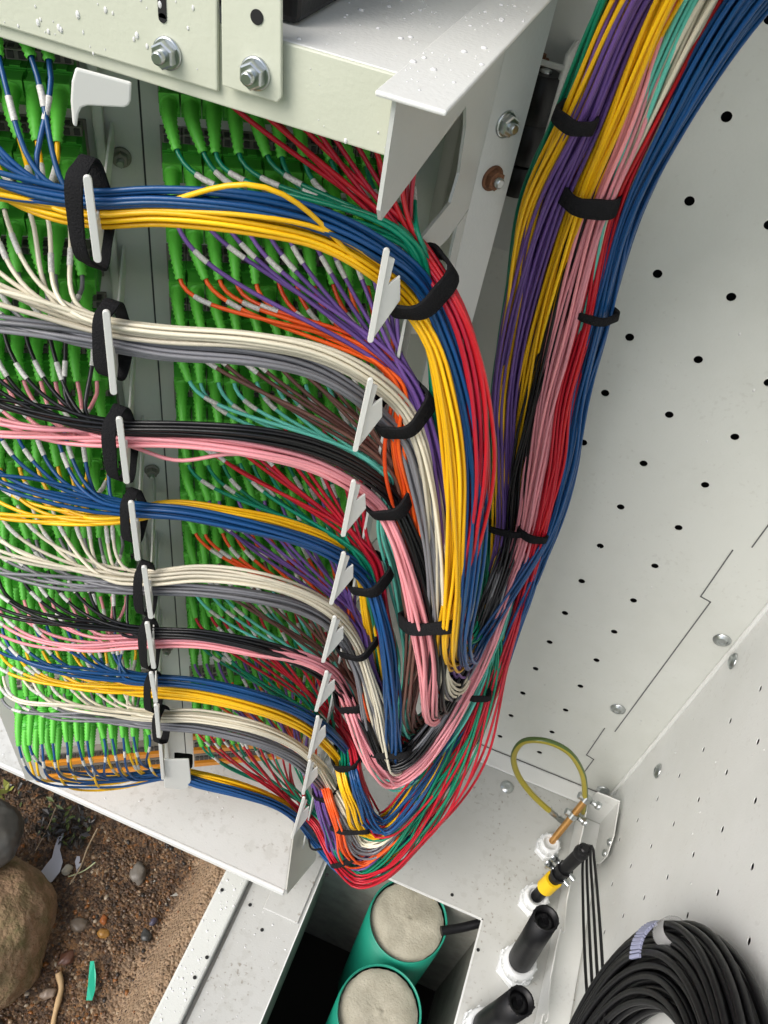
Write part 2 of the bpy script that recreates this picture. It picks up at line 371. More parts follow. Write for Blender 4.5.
# ================================================================== CABINET
WY, WX = 0.7055, 0.320
cab = empty('equipment_cabinet', (0.1, 0.4, 0), 'open white steel street cabinet with perforated back wall, side wall and floor plate', 'cabinet')
def part(mb, name, mats, parent, bevel=0.0):
    """mesh authored in world coordinates, parented with local coordinates"""
    root = parent; off = np.zeros(3)
    while root is not None: off += np.array(root.location); root = root.parent
    mb.org = off; mb.v = [tuple(np.asarray(p)-off) for p in mb.v]
    return mb.build(name, mats, parent, bevel)

def perforated(A0, A1, B0, B1, holes, P, N, m_i=0, th=0.0016, hr=0.0042, n=14):
    """sheet in coordinates (a,b) with real round holes; P(a,b,d) -> world. cells cut round each hole"""
    mb = MB()
    xs = sorted(set([A0, A1] + [h[0]+s*0.02 for h in holes for s in (-1, 1)]))
    # columns of cells: split the sheet per hole column
    cols = sorted(set(round(h[0], 4) for h in holes))
    edges = [A0] + [(cols[i]+cols[i+1])/2 for i in range(len(cols)-1)] + [A1]
    for ci, c in enumerate(cols):
        a0, a1 = edges[ci], edges[ci+1]
        hs_ = sorted([h[1] for h in holes if abs(h[0]-c) < 1e-3 and B0+0.006 < h[1] < B1-0.006])
        be = [B0] + [(hs_[i]+hs_[i+1])/2 for i in range(len(hs_)-1)] + [B1]
        for bi, hb in enumerate(hs_):
            b0, b1 = be[bi], be[bi+1]
            ring, outer = [], []
            for k in range(n):
                t = 2*math.pi*k/n; ca, sa = math.cos(t), math.sin(t)
                ring.append((c+hr*ca, hb+hr*sa))
                sc = min(((a1-c) if ca > 0 else (c-a0))/max(abs(ca), 1e-6), ((b1-hb) if sa > 0 else (hb-b0))/max(abs(sa), 1e-6))
                outer.append([c+ca*sc, hb+sa*sc])
            for (ka, kb) in ((a0, b0), (a1, b0), (a1, b1), (a0, b1)):   # snap nearest to corners
                i = min(range(n), key=lambda i: (outer[i][0]-ka)**2+(outer[i][1]-kb)**2); outer[i] = [ka, kb]
            vs = [P(*p, 0) for p in ring] + [P(*p, 0) for p in outer] + [P(*p, 0.0009) for p in ring]
            fs = [(i, (i+1) % n, n+(i+1) % n, n+i) for i in range(n)] + [(i, 2*n+i, 2*n+(i+1) % n, (i+1) % n) for i in range(n)]
            mb.add(vs, fs, m_i)
    return mb
HX = [0.0539-0.0663, 0.0539, 0.1202, 0.1865]
holes = [(x, 0.9963-k*0.0677) for x in HX for k in range(-9, 15)]
mb = perforated(-0.0455, WX, 0.0, 1.62, holes, lambda a, b, d: np.array([a, WY+d, b]), None)
mb.add([(-0.80, WY, 0), (-0.0455, WY, 0), (-0.0455, WY, 1.62), (-0.80, WY, 1.62)], [(0, 1, 2, 3)])
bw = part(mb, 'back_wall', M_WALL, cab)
YH = [0.598-0.0663*i for i in range(9)]
zoff = [0.509-0.0013*i for i in range(9)]
holes = [(YH[i], zoff[i]+0.0703*k) for i in range(9) for k in range(-6, 15)]
mb = perforated(-0.05, WY, 0.0, 1.62, holes, lambda a, b, d: np.array([WX+d, a, b]), None, hr=0.0036)
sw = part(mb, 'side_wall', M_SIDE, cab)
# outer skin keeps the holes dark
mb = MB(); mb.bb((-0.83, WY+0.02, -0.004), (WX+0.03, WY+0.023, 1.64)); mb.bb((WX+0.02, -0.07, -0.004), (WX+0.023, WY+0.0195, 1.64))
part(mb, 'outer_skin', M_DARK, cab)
mb = MB(); mb.bb((-0.83, 0.30, 1.405), (WX+0.03, WY-0.003, 1.43)); part(mb, 'unseen_shade_roof', M_WALL, cab)  # roof out of view, its height and front edge set to shade the upper wall
# bright folded corner and panel seams
mb = MB(); mb.lathe((WX-0.002, WY-0.002, 0.0), (0, 0, 1), [(0, .003), (1.6, .003)], 12); part(mb, 'corner_fold', M_SIDE, cab)
def seam(mb, pts, w=0.0006):
    for a, b in zip(pts[:-1], pts[1:]):
        a = np.array([a[0], WY-0.0006, a[1]]); b = np.array([b[0], WY-0.0006, b[1]]); d = b-a; L = np.linalg.norm(d); d = d/L
        s_ = np.array([0, 1., 0]); x = np.cross(d, s_); mb.box((a+b)/2, (w, 0.0004, L/2+w), [x, s_, d])
mb = MB()
seam(mb, [(0.264, 1.60), (0.264, 0.600), ]); seam(mb, [(0.249, 0.586), (0.250, 0.502), (0.263, 0.499), (0.263, 0.181)])
seam(mb, [(0.248, 0.178), (0.249, 0.094), (0.262, 0.090), (0.262, 0.03)]); part(mb, 'wall_seam', M_SEAM, cab)
# wall foot ledge
mb = MB(); mb.bb((-0.13, WY-0.030, 0.0008), (WX-0.001, WY-0.0005, 0.004)); part(mb, 'wall_foot', M_SIDE, cab, 0.002)
mb = MB(); mb.bb((-0.13, WY-0.0016, 0.0045), (WX-0.01, WY-0.0008, 0.0058)); part(mb, 'foot_seam', M_SEAM, cab)
# floor plate with opening
def floor_poly():
    mb = MB(); z0, z1 = -0.003, 0.0
    ox0, ox1, oy0, oy1 = -0.062, 0.174, 0.10, 0.448
    mb.bb((-0.146, oy0, z0), (ox0, oy1, z1)); mb.bb((ox1, oy0, z0), (WX, oy1, z1))
    mb.bb((-0.146, oy1, z0), (WX, WY, z1)); mb.bb((-0.146, -0.07, z0), (WX, oy0, z1))
    return mb
part(floor_poly(), 'floor_plate', M_FLOOR, cab)
mb = MB()  # white cut edge of the opening
mb.bb((-0.0622, 0.1, -0.0032), (-0.0605, 0.448, 0.0004)); mb.bb((0.1722, 0.1, -0.0032), (0.1745, 0.448, 0.0006)); mb.bb((-0.0622, 0.4462, -0.0032), (0.1745, 0.4484, 0.0006))
part(mb, 'opening_edge', M_SIDE, cab)
mb = MB(); mb.bb((-0.187, -0.07, -0.012), (-0.152, WY, 0.012)); part(mb, 'floor_rail', M_WALL, cab, 0.003)
mb = MB(); mb.bb((-0.1515, -0.07, -0.010), (-0.1465, WY, -0.004)); part(mb, 'rail_gap', M_CONC, cab)
mb = MB()
for q in [(222, 893), (250, 905), (262, 930), (327, 875), (300, 905), (207, 960), (195, 980), (478, 950), (452, 895)]:
    p = PZ(*q, 0.0) if q[0] > 245 else PZ(*q, 0.0)
    mb.lathe(p+ZV*(0.0125 if q[0] < 245 and p[0] < -0.15 else 0.0004), (0, 0, 1), [(0, .0024), (.0004, .0024)], 12)
part(mb, 'small_hole', M_DARK, cab)
for q, pl, rr, rust in [((618, 709), 'y', .0085, 0), ((722, 640), 'y', .0085, 0), ((603, 790), 'y', .008, 0), ((733, 661), 'x', .0085, 0), ((658, 771), 'x', .0085, 0), ((507, 787), 'z', .0085, 0)]:
    mb = MB()
    p = PY(*q, WY-0.001) if pl == 'y' else PX(*q, WX-0.001) if pl == 'x' else PZ(*q, 0.0006)
    ax = {'y': (0, -1, 0), 'x': (-1, 0, 0), 'z': (0, 0, 1)}[pl]
    mb.lathe(p, ax, [(0, rr*1.25), (.0015, rr*1.2), (.002, rr), (.0035, rr*.85), (.0045, rr*.5), (.0035, rr*.35)], 24)
    part(mb, 'bolt_head', M_STEEL, cab)
# hinge bracket on the back wall
mb = MB()
c = PY(548, 92, 0.68)
mb.bb((-0.112, 0.655, 1.010), (-0.070, 0.658, 1.014)); mb.bb((-0.112, 0.640, 0.86), (-0.109, WY-.002, 1.02)); mb.bb((-0.074, 0.662, 0.86), (-0.071, WY-.002, 1.02)); mb.bb((-0.1085, 0.662, 0.86), (-0.0745, 0.664, 1.00))
part(mb, 'hinge_bracket', M_POST, cab, 0.001)
mb = MB(); mb.lathe((-0.092, 0.680, 1.004), (0, 0, 1), [(0, .006), (.004, .006), (.004, .003), (.007, .003)], 6, smooth=False); part(mb, 'rusty_bolt', M_RUST, cab)

hinge = empty('door_hinge', (-0.0850, 0.668, 0.95), 'black barrel hinge beside the steel rack post', 'hinge')
for k, z in enumerate((0.985, 0.952, 0.922)):
    mb = MB(); hh = (.018, .0165, .0125)[k]
    mb.lathe((-0.0850, 0.668, z-hh), (0, 0, 1), [(0, .0115), (.001, .0140), (2*hh-.001, .0140), (2*hh, .0115)], 24)
    mb.bb((-0.104, 0.664, z-hh+.001), (-0.0850, 0.672, z+hh-.001)); part(mb, 'knuckle', M_BLACK, hinge)
mb = MB(); mb.lathe((-0.0850, 0.668, 1.003), (0, 0, 1), [(0, .0045), (.0015, .0045), (.002, .003)], 16); part(mb, 'hinge_pin', M_STEEL, hinge)

# ================================================================== RACK
rack = empty('fibre_rack', (-0.1, 0.35, 0.1), 'pale grey steel distribution frame holding green adapter rows and white cable guides', 'rack')
def quv(mb, u0, u1, q0, q1, z0, z1, m=0):
    mb.box(UQ((u0+u1)/2, (q0+q1)/2, (z0+z1)/2), ((u1-u0)/2, (q1-q0)/2, (z1-z0)/2), [EN, OUT, ZV], m)
mb = MB(); quv(mb, -0.232, -0.0300, -0.002, 0.0, 0.140, 1.16); quv(mb, -0.0288, 0.157, -0.002, 0.0, 0.140, 1.16)
part(mb, 'adapter_panel', M_PANEL, rack)
mb = MB(); quv(mb, -0.034, -0.025, -0.004, -0.0025, 0.14, 1.16); part(mb, 'panel_gap', M_SEAM, rack)
mb = MB(); quv(mb, -0.056, -0.050, 0.0003, 0.010, 0.16, 1.10); part(mb, 'centre_rib', M_PANEL, rack, 0.0018)
for (x, y) in [(121, 157), (152, 470), (167, 648)]:
    mb = MB(); p = PQ(x, y, 0.001); hexbolt(mb, p, OUT, .0046, 0, 1, 1.35, .005); part(mb, 'panel_bolt', [M_CLIP, M_STEEL], rack)
# tray
def ztray(p): return np.array([p[0], p[1], 0.133])
mb = MB()
poly = [(-0.90, .333, .133), (-0.0905, .333, .133), (-0.1185, .425, .133), (-0.1222, .512, .133), tuple(UQ(-0.305, 0, .133)), (-0.90, .25, .133)]
poly = [(-0.90, .333, .133), (-0.0905, .333, .133), (-0.1185, .425, .133), (-0.124, .516, .133), (-0.45, .516, .133), (-0.90, .516, .133)]
mb.prism(poly, (0, 0, -0.002)); part(mb, 'cable_tray', M_TRAY, rack)
mb = MB(); mb.bb((-0.90, .3285, .1215), (-0.0893, .3335, .1338)); part(mb, 'tray_lip', M_SIDE, rack, 0.0016)
mb = MB(); mb.prism([(-0.0895, .334, .1335), (-0.1175, .424, .1335), (-0.1175, .426, .128), (-0.080, .432, .012), (-0.079, .424, .010), (-0.0875, .334, .118)], (0.0018, 0.0004, 0)); part(mb, 'tray_gusset', M_PANEL, rack)
mb = MB(); mb.bb((-0.118, .340, .0006), (-0.066, .44, .0036)); part(mb, 'tray_foot', M_FLOOR, rack, 0.0012)
# front bar and upright plate (front face toward the viewer)
mb = MB(); mb.bb((-0.90, .333, 1.0535), (-0.0995, .335, 1.0862)); mb.bb((-0.90, .3352, 1.0536), (-0.0995, .343, 1.0552))
part(mb, 'front_bar', M_RACK_TINT, rack, 0.0012)
mb = MB(); mb.bb((-0.90, .3353, 1.0840), (-0.0995, .66, 1.0862)); part(mb, 'top_sheet', M_SIDE, rack, 0.0008)
mb = MB(); mb.bb((-0.90, .3302, 1.0600), (-0.178, .3328, 1.30)); part(mb, 'upright_plate', M_RACK_TINT, rack, 0.0008)
mb = MB(); mb.bb((-0.900, .3302, 1.0525), (-0.30, .3328, 1.0597)); 
def strap_plate():
    mb = MB(); p = [PY(220, -60, .3275), PY(281, -60, .3275), PY(281, 98, .3275), PY(277, 103, .3275), PY(222, 86, .3275)]
    mb.prism(p, (0, 0.0022, 0)); return mb
mb = strap_plate(); part(mb, 'slotted_strap', M_RACK_TINT, rack, 0.0006)
mb = MB()
p = PY(257, 17, .3274); mb.lathe(p, (0, -1, 0), [(0, .0028), (.0003, .0028)], 20)
part(mb, 'strap_hole', M_DARK, rack); mb = MB()
p = PY(162, 3, .3301)
mb.box(p, (.0019, .0003, .0055)); mb.lathe(p-ZV*.0055, (0, -1, 0), [(-.0003, .0019), (.0003, .0019)], 16)
part(mb, 'strap_slot', M_DARK, rack)
for (x, y) in [(168, 53), (256, 73)]:
    mb = MB(); p = PY(x, y, .3300 if x < 200 else .3274); hexbolt(mb, p, (0, -1, 0), .0056, 0, 0, 1.18, .0045); part(mb, 'hex_bolt', M_STEEL, rack)
# side plate X=-.092 with flange, post and slanted ladder slots
XS_ = -0.092
def SP(y, z): return (XS_, y, z)
mb = MB(); t_ = (-0.0018, 0, 0)
mb.prism([SP(.312, 1.0862), SP(.312, 1.040), SP(.316, 1.034), SP(.441, 1.044), SP(.452, 1.03), SP(.462, 1.0), SP(.455, .985), SP(.400, .988), SP(.400, .968), SP(.47, .955), SP(.518, .955), SP(.518, 1.0862)], t_)
mb.prism([SP(.492, .954), SP(.518, .954), SP(.518, .10), SP(.492, .10)], t_)
mb.prism([SP(.400, .967), SP(.418, .962), SP(.418, .10), SP(.400, .10)], t_)
for i in range(12):
    z = .90-.077*i
    mb.prism([SP(.4185, z+.014), SP(.4915, z-.030), SP(.4915, z-.012), SP(.4185, z+.036)], t_)
part(mb, 'side_plate', M_POST, rack)
mb = MB(); mb.prism([(-0.0920, .5185, 1.0862), (-0.0920, .5185, .10), (-0.0735, .5440, .10), (-0.0735, .5440, 1.0862)], (-0.0012, .0010, 0))
mb.prism([(-0.0740, .5450, .10), (-0.0740, .5450, 1.0862), (-0.0800, .5900, 1.0862), (-0.0800, .5900, .10)], (-0.0016, 0, 0)); part(mb, 'rack_post', M_POST, rack)
mb = MB(); mb.bb((-0.0990, .305, 1.0863), (-0.0705, .655, 1.0885)); part(mb, 'top_flange', M_SIDE, rack, 0.0008)
mb = MB(); mb.bb((-0.60, .600, .15), (-0.10, .6015, 1.08)); mb.bb((-0.128, .545, 0.90), (-0.1265, .599, 1.052)); part(mb, 'rear_sheet', M_PANEL, rack)
for (x, y), ru in [((506, 124), 0), ((492, 178), 1)]:
    mb = MB(); npo = np.array([.0255, -.0185, 0]); npo /= np.linalg.norm(npo); p = onpl(x, y, npo, npo@np.array([-0.0920, .5185, 0])); hexbolt(mb, p, npo, .0068, 1 if ru else 0, 0, 1.25, .0045); part(mb, 'post_bolt', [M_STEEL, M_RUST], rack)
# black box on the rack's top
bx = empty('black_box', (-0.19, .43, 1.10), 'black plastic box standing on top of the rack frame', 'box')
mb = MB(); mb.bb((-0.32, .352, 1.0870), (-0.152, .60, 1.20)); part(mb, 'casing', M_BLACK, bx, 0.003)
mb = MB(); mb.bb((-0.1518, .36, 1.105), (-0.1505, .59, 1.112)); part(mb, 'ridge', M_BLACK, bx)

# cable guides: white fins -------------------------------------------
LF = [((87, 175), (98, 262)), ((106, 310), (114, 394)), ((119, 417), (127, 483)), ((131, 501), (138, 560)), ((144, 566), (151, 618)),
      ((147, 622), (154, 668)), ((151, 672), (156, 702)), ((156, 704), (159, 737)), ((160, 740), (163, 779))]
RF = [((387, 248), (370, 342)), ((371, 378), (355, 451)), ((354, 480), (343, 536)), ((344, 552), (331, 604)), ((335, 616), (323, 662)),
      ((327, 671), (316, 711)), ((318, 716), (309, 758)), ((310, 760), (303, 794)), ((304, 797), (292, 838))]
def rounded_flange(mb, a, b, w, t, ax_w, ax_t, m=0):
    d = b-a; L = np.linalg.norm(d); d = d/L
    pts = []
    for k in range(9):
        th = math.pi*k/8; pts.append(b - d*w + d*w*math.sin(th) + ax_w*w*math.cos(th))
    for k in range(9):
        th = math.pi*k/8; pts.append(a + d*w - d*w*math.sin(th) - ax_w*w*math.cos(th))
    mb.prism([p-ax_t*t/2 for p in pts], ax_t*t, m)
for g_, (a, b) in enumerate(LF):
    q = 0.134 if g_ < 8 else 0.09
    A = PQ(*a, q); B = PQ(*b, q); mb = MB()
    rounded_flange(mb, A, B, .0019, .0022, EN, OUT)
    # web back to the panel, below the bundle
    L = A[2]-B[2]
    mb.prism([B+ZV*L*.05-OUT*.0013, B+ZV*L*.45-OUT*.0013, B+ZV*L*.30-OUT*.05, B-OUT*(q-.0015)+ZV*L*.3, B-OUT*(q-.0015)+ZV*.0, B-OUT*.06], EN*.0014)
    part(mb, 'cable_guide', M_FIN, rack, 0.0004)
for g_, (a, b) in enumerate(RF):
    A = PQ(*a, 0.138); B = PQ(*b, 0.138); mb = MB()
    wdir = np.array([0.92, 0.39, 0]); tdir = np.array([0.39, -0.92, 0])
    rounded_flange(mb, A, B, .0017, .002, wdir, tdir)
    L = A[2]-B[2]
    back = np.array([0.72, 0.69, 0.0]); nb = np.array([0.69, -0.72, 0])
    mb.prism([A*.92+B*.08+back*.0015, A*.88+B*.12+back*.006, A*.62+B*.38+back*.005, A*.70+B*.30+back*.011, A*.44+B*.56+back*.014, B*.97+A*.03+back*.0015], nb*-.0016)
    part(mb, 'cable_guide', M_FIN, rack, 0.0003)
# hook tabs at top and bottom of the left guide column
mb = MB(); mb.prism([PQ(*q, .112) for q in [(76, 66), (132, 81), (131, 99), (129, 104), (124, 106), (88, 104), (82, 106), (79, 112), (77, 126), (73, 123), (71, 100), (72, 80)]], OUT*.0024)
part(mb, 'hook_tab', M_FIN, rack, 0.001)
mb = MB(); mb.prism([PQ(*q, .085) for q in [(164, 758), (189, 758), (191, 779), (188, 786), (182, 788), (164, 786)]], OUT*.0022)
part(mb, 'hook_tab', M_FIN, rack, 0.0008)

# ================================================================== ADAPTER STRIPS
NR = 18
def rowz(k, blk):
    z = 1.061-0.0385*k
    z += .009
    if k >= 16: z -= 0.060
    if k == 0 and blk == 'R': z += .016
    return z
PITCH_U = 0.0116
def plug_u(blk, j): return (-0.0675-(11-j)*PITCH_U) if blk == 'L' else (-0.012+j*PITCH_U)
def adapter_mesh():
    mb = MB()
    mb.box((OUT*.010)-ZV*.0180, (.00565, .0098, .0096), [EN, OUT, ZV], 0)
    mb.box((OUT*.0208)-ZV*.0155, (.0053, .0010, .0063), [EN, OUT, ZV], 3)
    mb.box((OUT*.005)-ZV*.0058, (.0054, .0049, .0026), [EN, OUT, ZV], 1)
    for s in (-1, 1): mb.box((OUT*.0103)-ZV*.0056+EN*.0028*s, (.0016, .0008, .0018), [EN, OUT, ZV], 2); mb.box((OUT*.005)-ZV*.0031+EN*.0028*s, (.0015, .0030, .0003), [EN, OUT, ZV], 2)
    mb.box((OUT*.016)-ZV*.0082+EN*0, (.0026, .0035, .0006), [EN, OUT, ZV], 3)
    me = bpy.data.meshes.new('adapter'); me.from_pydata(mb.v, [], mb.f)
    for m in (M_ADPT, M_CLIP, M_NOTCH, M_PLUG): me.materials.append(m)
    me.polygons.foreach_set('material_index', mb.m); me.update(); return me
AD = adapter_mesh()
ORD = ['first', 'second', 'third', 'fourth', 'fifth', 'sixth', 'seventh', 'eighth', 'ninth', 'tenth', 'eleventh', 'twelfth', 'thirteenth', 'fourteenth', 'fifteenth', 'sixteenth', 'seventeenth', 'eighteenth']
for blk in 'LR':
    for k in range(NR):
        z = rowz(k, blk); u0 = plug_u(blk, 0); org = UQ(u0-.0065, 0, z)
        side = 'left-hand' if blk == 'L' else 'right-hand'
        s_ = empty('adapter_strip', org, 'row of green fibre adapters, %s from the top of the %s adapter block' % (ORD[k], side), 'adapter strip', 'rows of green adapters on the rack')
        mb = MB(); quv(mb, u0-.0070, u0+11*PITCH_U+.0070, 0.0004, 0.0022, z-.0285, z-.0030)
        part(mb, 'mounting_plate', M_CLIP if k % 3 else M_PANEL, s_)
        for j in range(12):
            link('adapter', AD, s_, UQ(plug_u(blk, j), 0.0022, z)-org)
for blk in 'LR':
    for k, z in enumerate((0.262, 0.224, 0.186)):
        if k == 0 and blk == 'L': continue
        u0 = plug_u(blk, 0); org = UQ(u0-.0065, 0, z)
        s_ = empty('spare_adapter_strip', org, 'empty grey adapter strip with orange shutters near the tray, %s one of the %s block' % (['topmost', 'middle', 'lowest'][k], 'left' if blk == 'L' else 'right'), 'adapter strip', 'unused adapter strips with orange shutters')
        mb = MB(); quv(mb, u0-.0070, u0+11*PITCH_U+.0070, 0.0004, 0.008, z-.016, z+.0); part(mb, 'mounting_plate', M_CLIP, s_)
        mb = MB(); quv(mb, u0-.0070, u0+11*PITCH_U+.0070, 0.0004, 0.012, z-.026, z-.0165); part(mb, 'orange_shutter', M_ORANGE_STRIP, s_)
        mb = MB()
        for j in range(12):
            for s in (-1, 1): quv(mb, plug_u(blk, j)+s*.003-.0022, plug_u(blk, j)+s*.003+.0022, .0083, .010, z-.012, z-.003)
        part(mb, 'port_row', M_NOTCH, s_)

# ================================================================== PATCH CORDS
GC = [('blue', 'yellow', 'red', 'green'), ('white', 'grey', 'purple', 'orange'), ('black', 'pink', 'brown', 'aqua')]*3
GC[8] = ('blue', 'yellow', 'red', 'green')
HA = {0: [(-120, 168), (-40, 176), (30, 190), (92, 199), (160, 197), (256, 205), (320, 221), (375, 248), (420, 284)],
      1: [(-120, 262), (-40, 285), (30, 302), (105, 325), (160, 333), (256, 340), (320, 353), (370, 378), (405, 410)],
      2: [(-120, 400), (-40, 408), (30, 415), (118, 427), (185, 429), (256, 434), (310, 445), (355, 465), (392, 495)],
      3: [(-120, 478), (-40, 484), (40, 494), (130, 509), (185, 514), (256, 528), (310, 543), (345, 560), (370, 584)],
      4: [(-120, 540), (-40, 555), (40, 568), (144, 578), (200, 574), (256, 580), (300, 592), (335, 613), (357, 642)],
      5: [(-120, 600), (-40, 610), (40, 622), (148, 632), (200, 634), (256, 645), (300, 660), (330, 678), (352, 702)],
      6: [(-80, 640), (-20, 655), (60, 672), (150, 680), (200, 684), (256, 696), (300, 712), (330, 732), (350, 758)],
      7: [(-60, 660), (0, 685), (60, 705), (155, 716), (200, 717), (256, 728), (295, 745), (318, 765), (333, 788)],
      8: [(25, 768), (60, 778), (120, 780), (170, 774), (200, 783), (240, 793), (275, 805), (300, 822), (318, 845)]}
HB = {0: [(-120, 186), (-40, 192), (30, 202), (92, 215), (160, 214), (256, 225), (320, 240), (370, 268), (405, 300)],
      1: [(-120, 318), (-40, 322), (30, 328), (105, 340), (160, 349), (256, 357), (310, 370), (355, 395), (387, 423)],
      2: [(-120, 432), (-40, 435), (30, 437), (118, 437), (185, 440), (256, 450), (310, 463), (350, 483), (380, 508)],
      3: [(-120, 512), (-40, 516), (40, 519), (115, 518), (170, 508), (230, 515), (290, 527), (335, 547), (361, 576)],
      4: [(-120, 572), (-40, 576), (40, 583), (144, 588), (200, 590), (256, 597), (300, 608), (330, 625), (349, 650)],
      5: [(-120, 636), (-40, 645), (40, 650), (130, 642), (200, 641), (256, 650), (300, 657), (330, 672), (346, 698)],
      6: [(-80, 650), (-20, 668), (60, 685), (150, 690), (200, 695), (256, 708), (295, 723), (322, 742), (339, 764)],
      7: [(-60, 672), (0, 695), (60, 714), (155, 724), (200, 728), (256, 741), (290, 756), (312, 774), (328, 795)],
      8: [(25, 776), (60, 783), (120, 783), (170, 772), (200, 776), (240, 786), (275, 800), (305, 820), (326, 842)]}
RC = {0: ((430, 265), (422, 262)), 1: ((414, 392), (402, 396)), 2: ((398, 480), (388, 486)), 3: ((375, 563), (366, 566)), 4: ((363, 628), (354, 634)),
      5: ((357, 686), (350, 690)), 6: ((352, 744), (343, 746)), 7: ((316, 783), (324, 783)), 8: ((316, 825), (326, 822))}
DY = .392
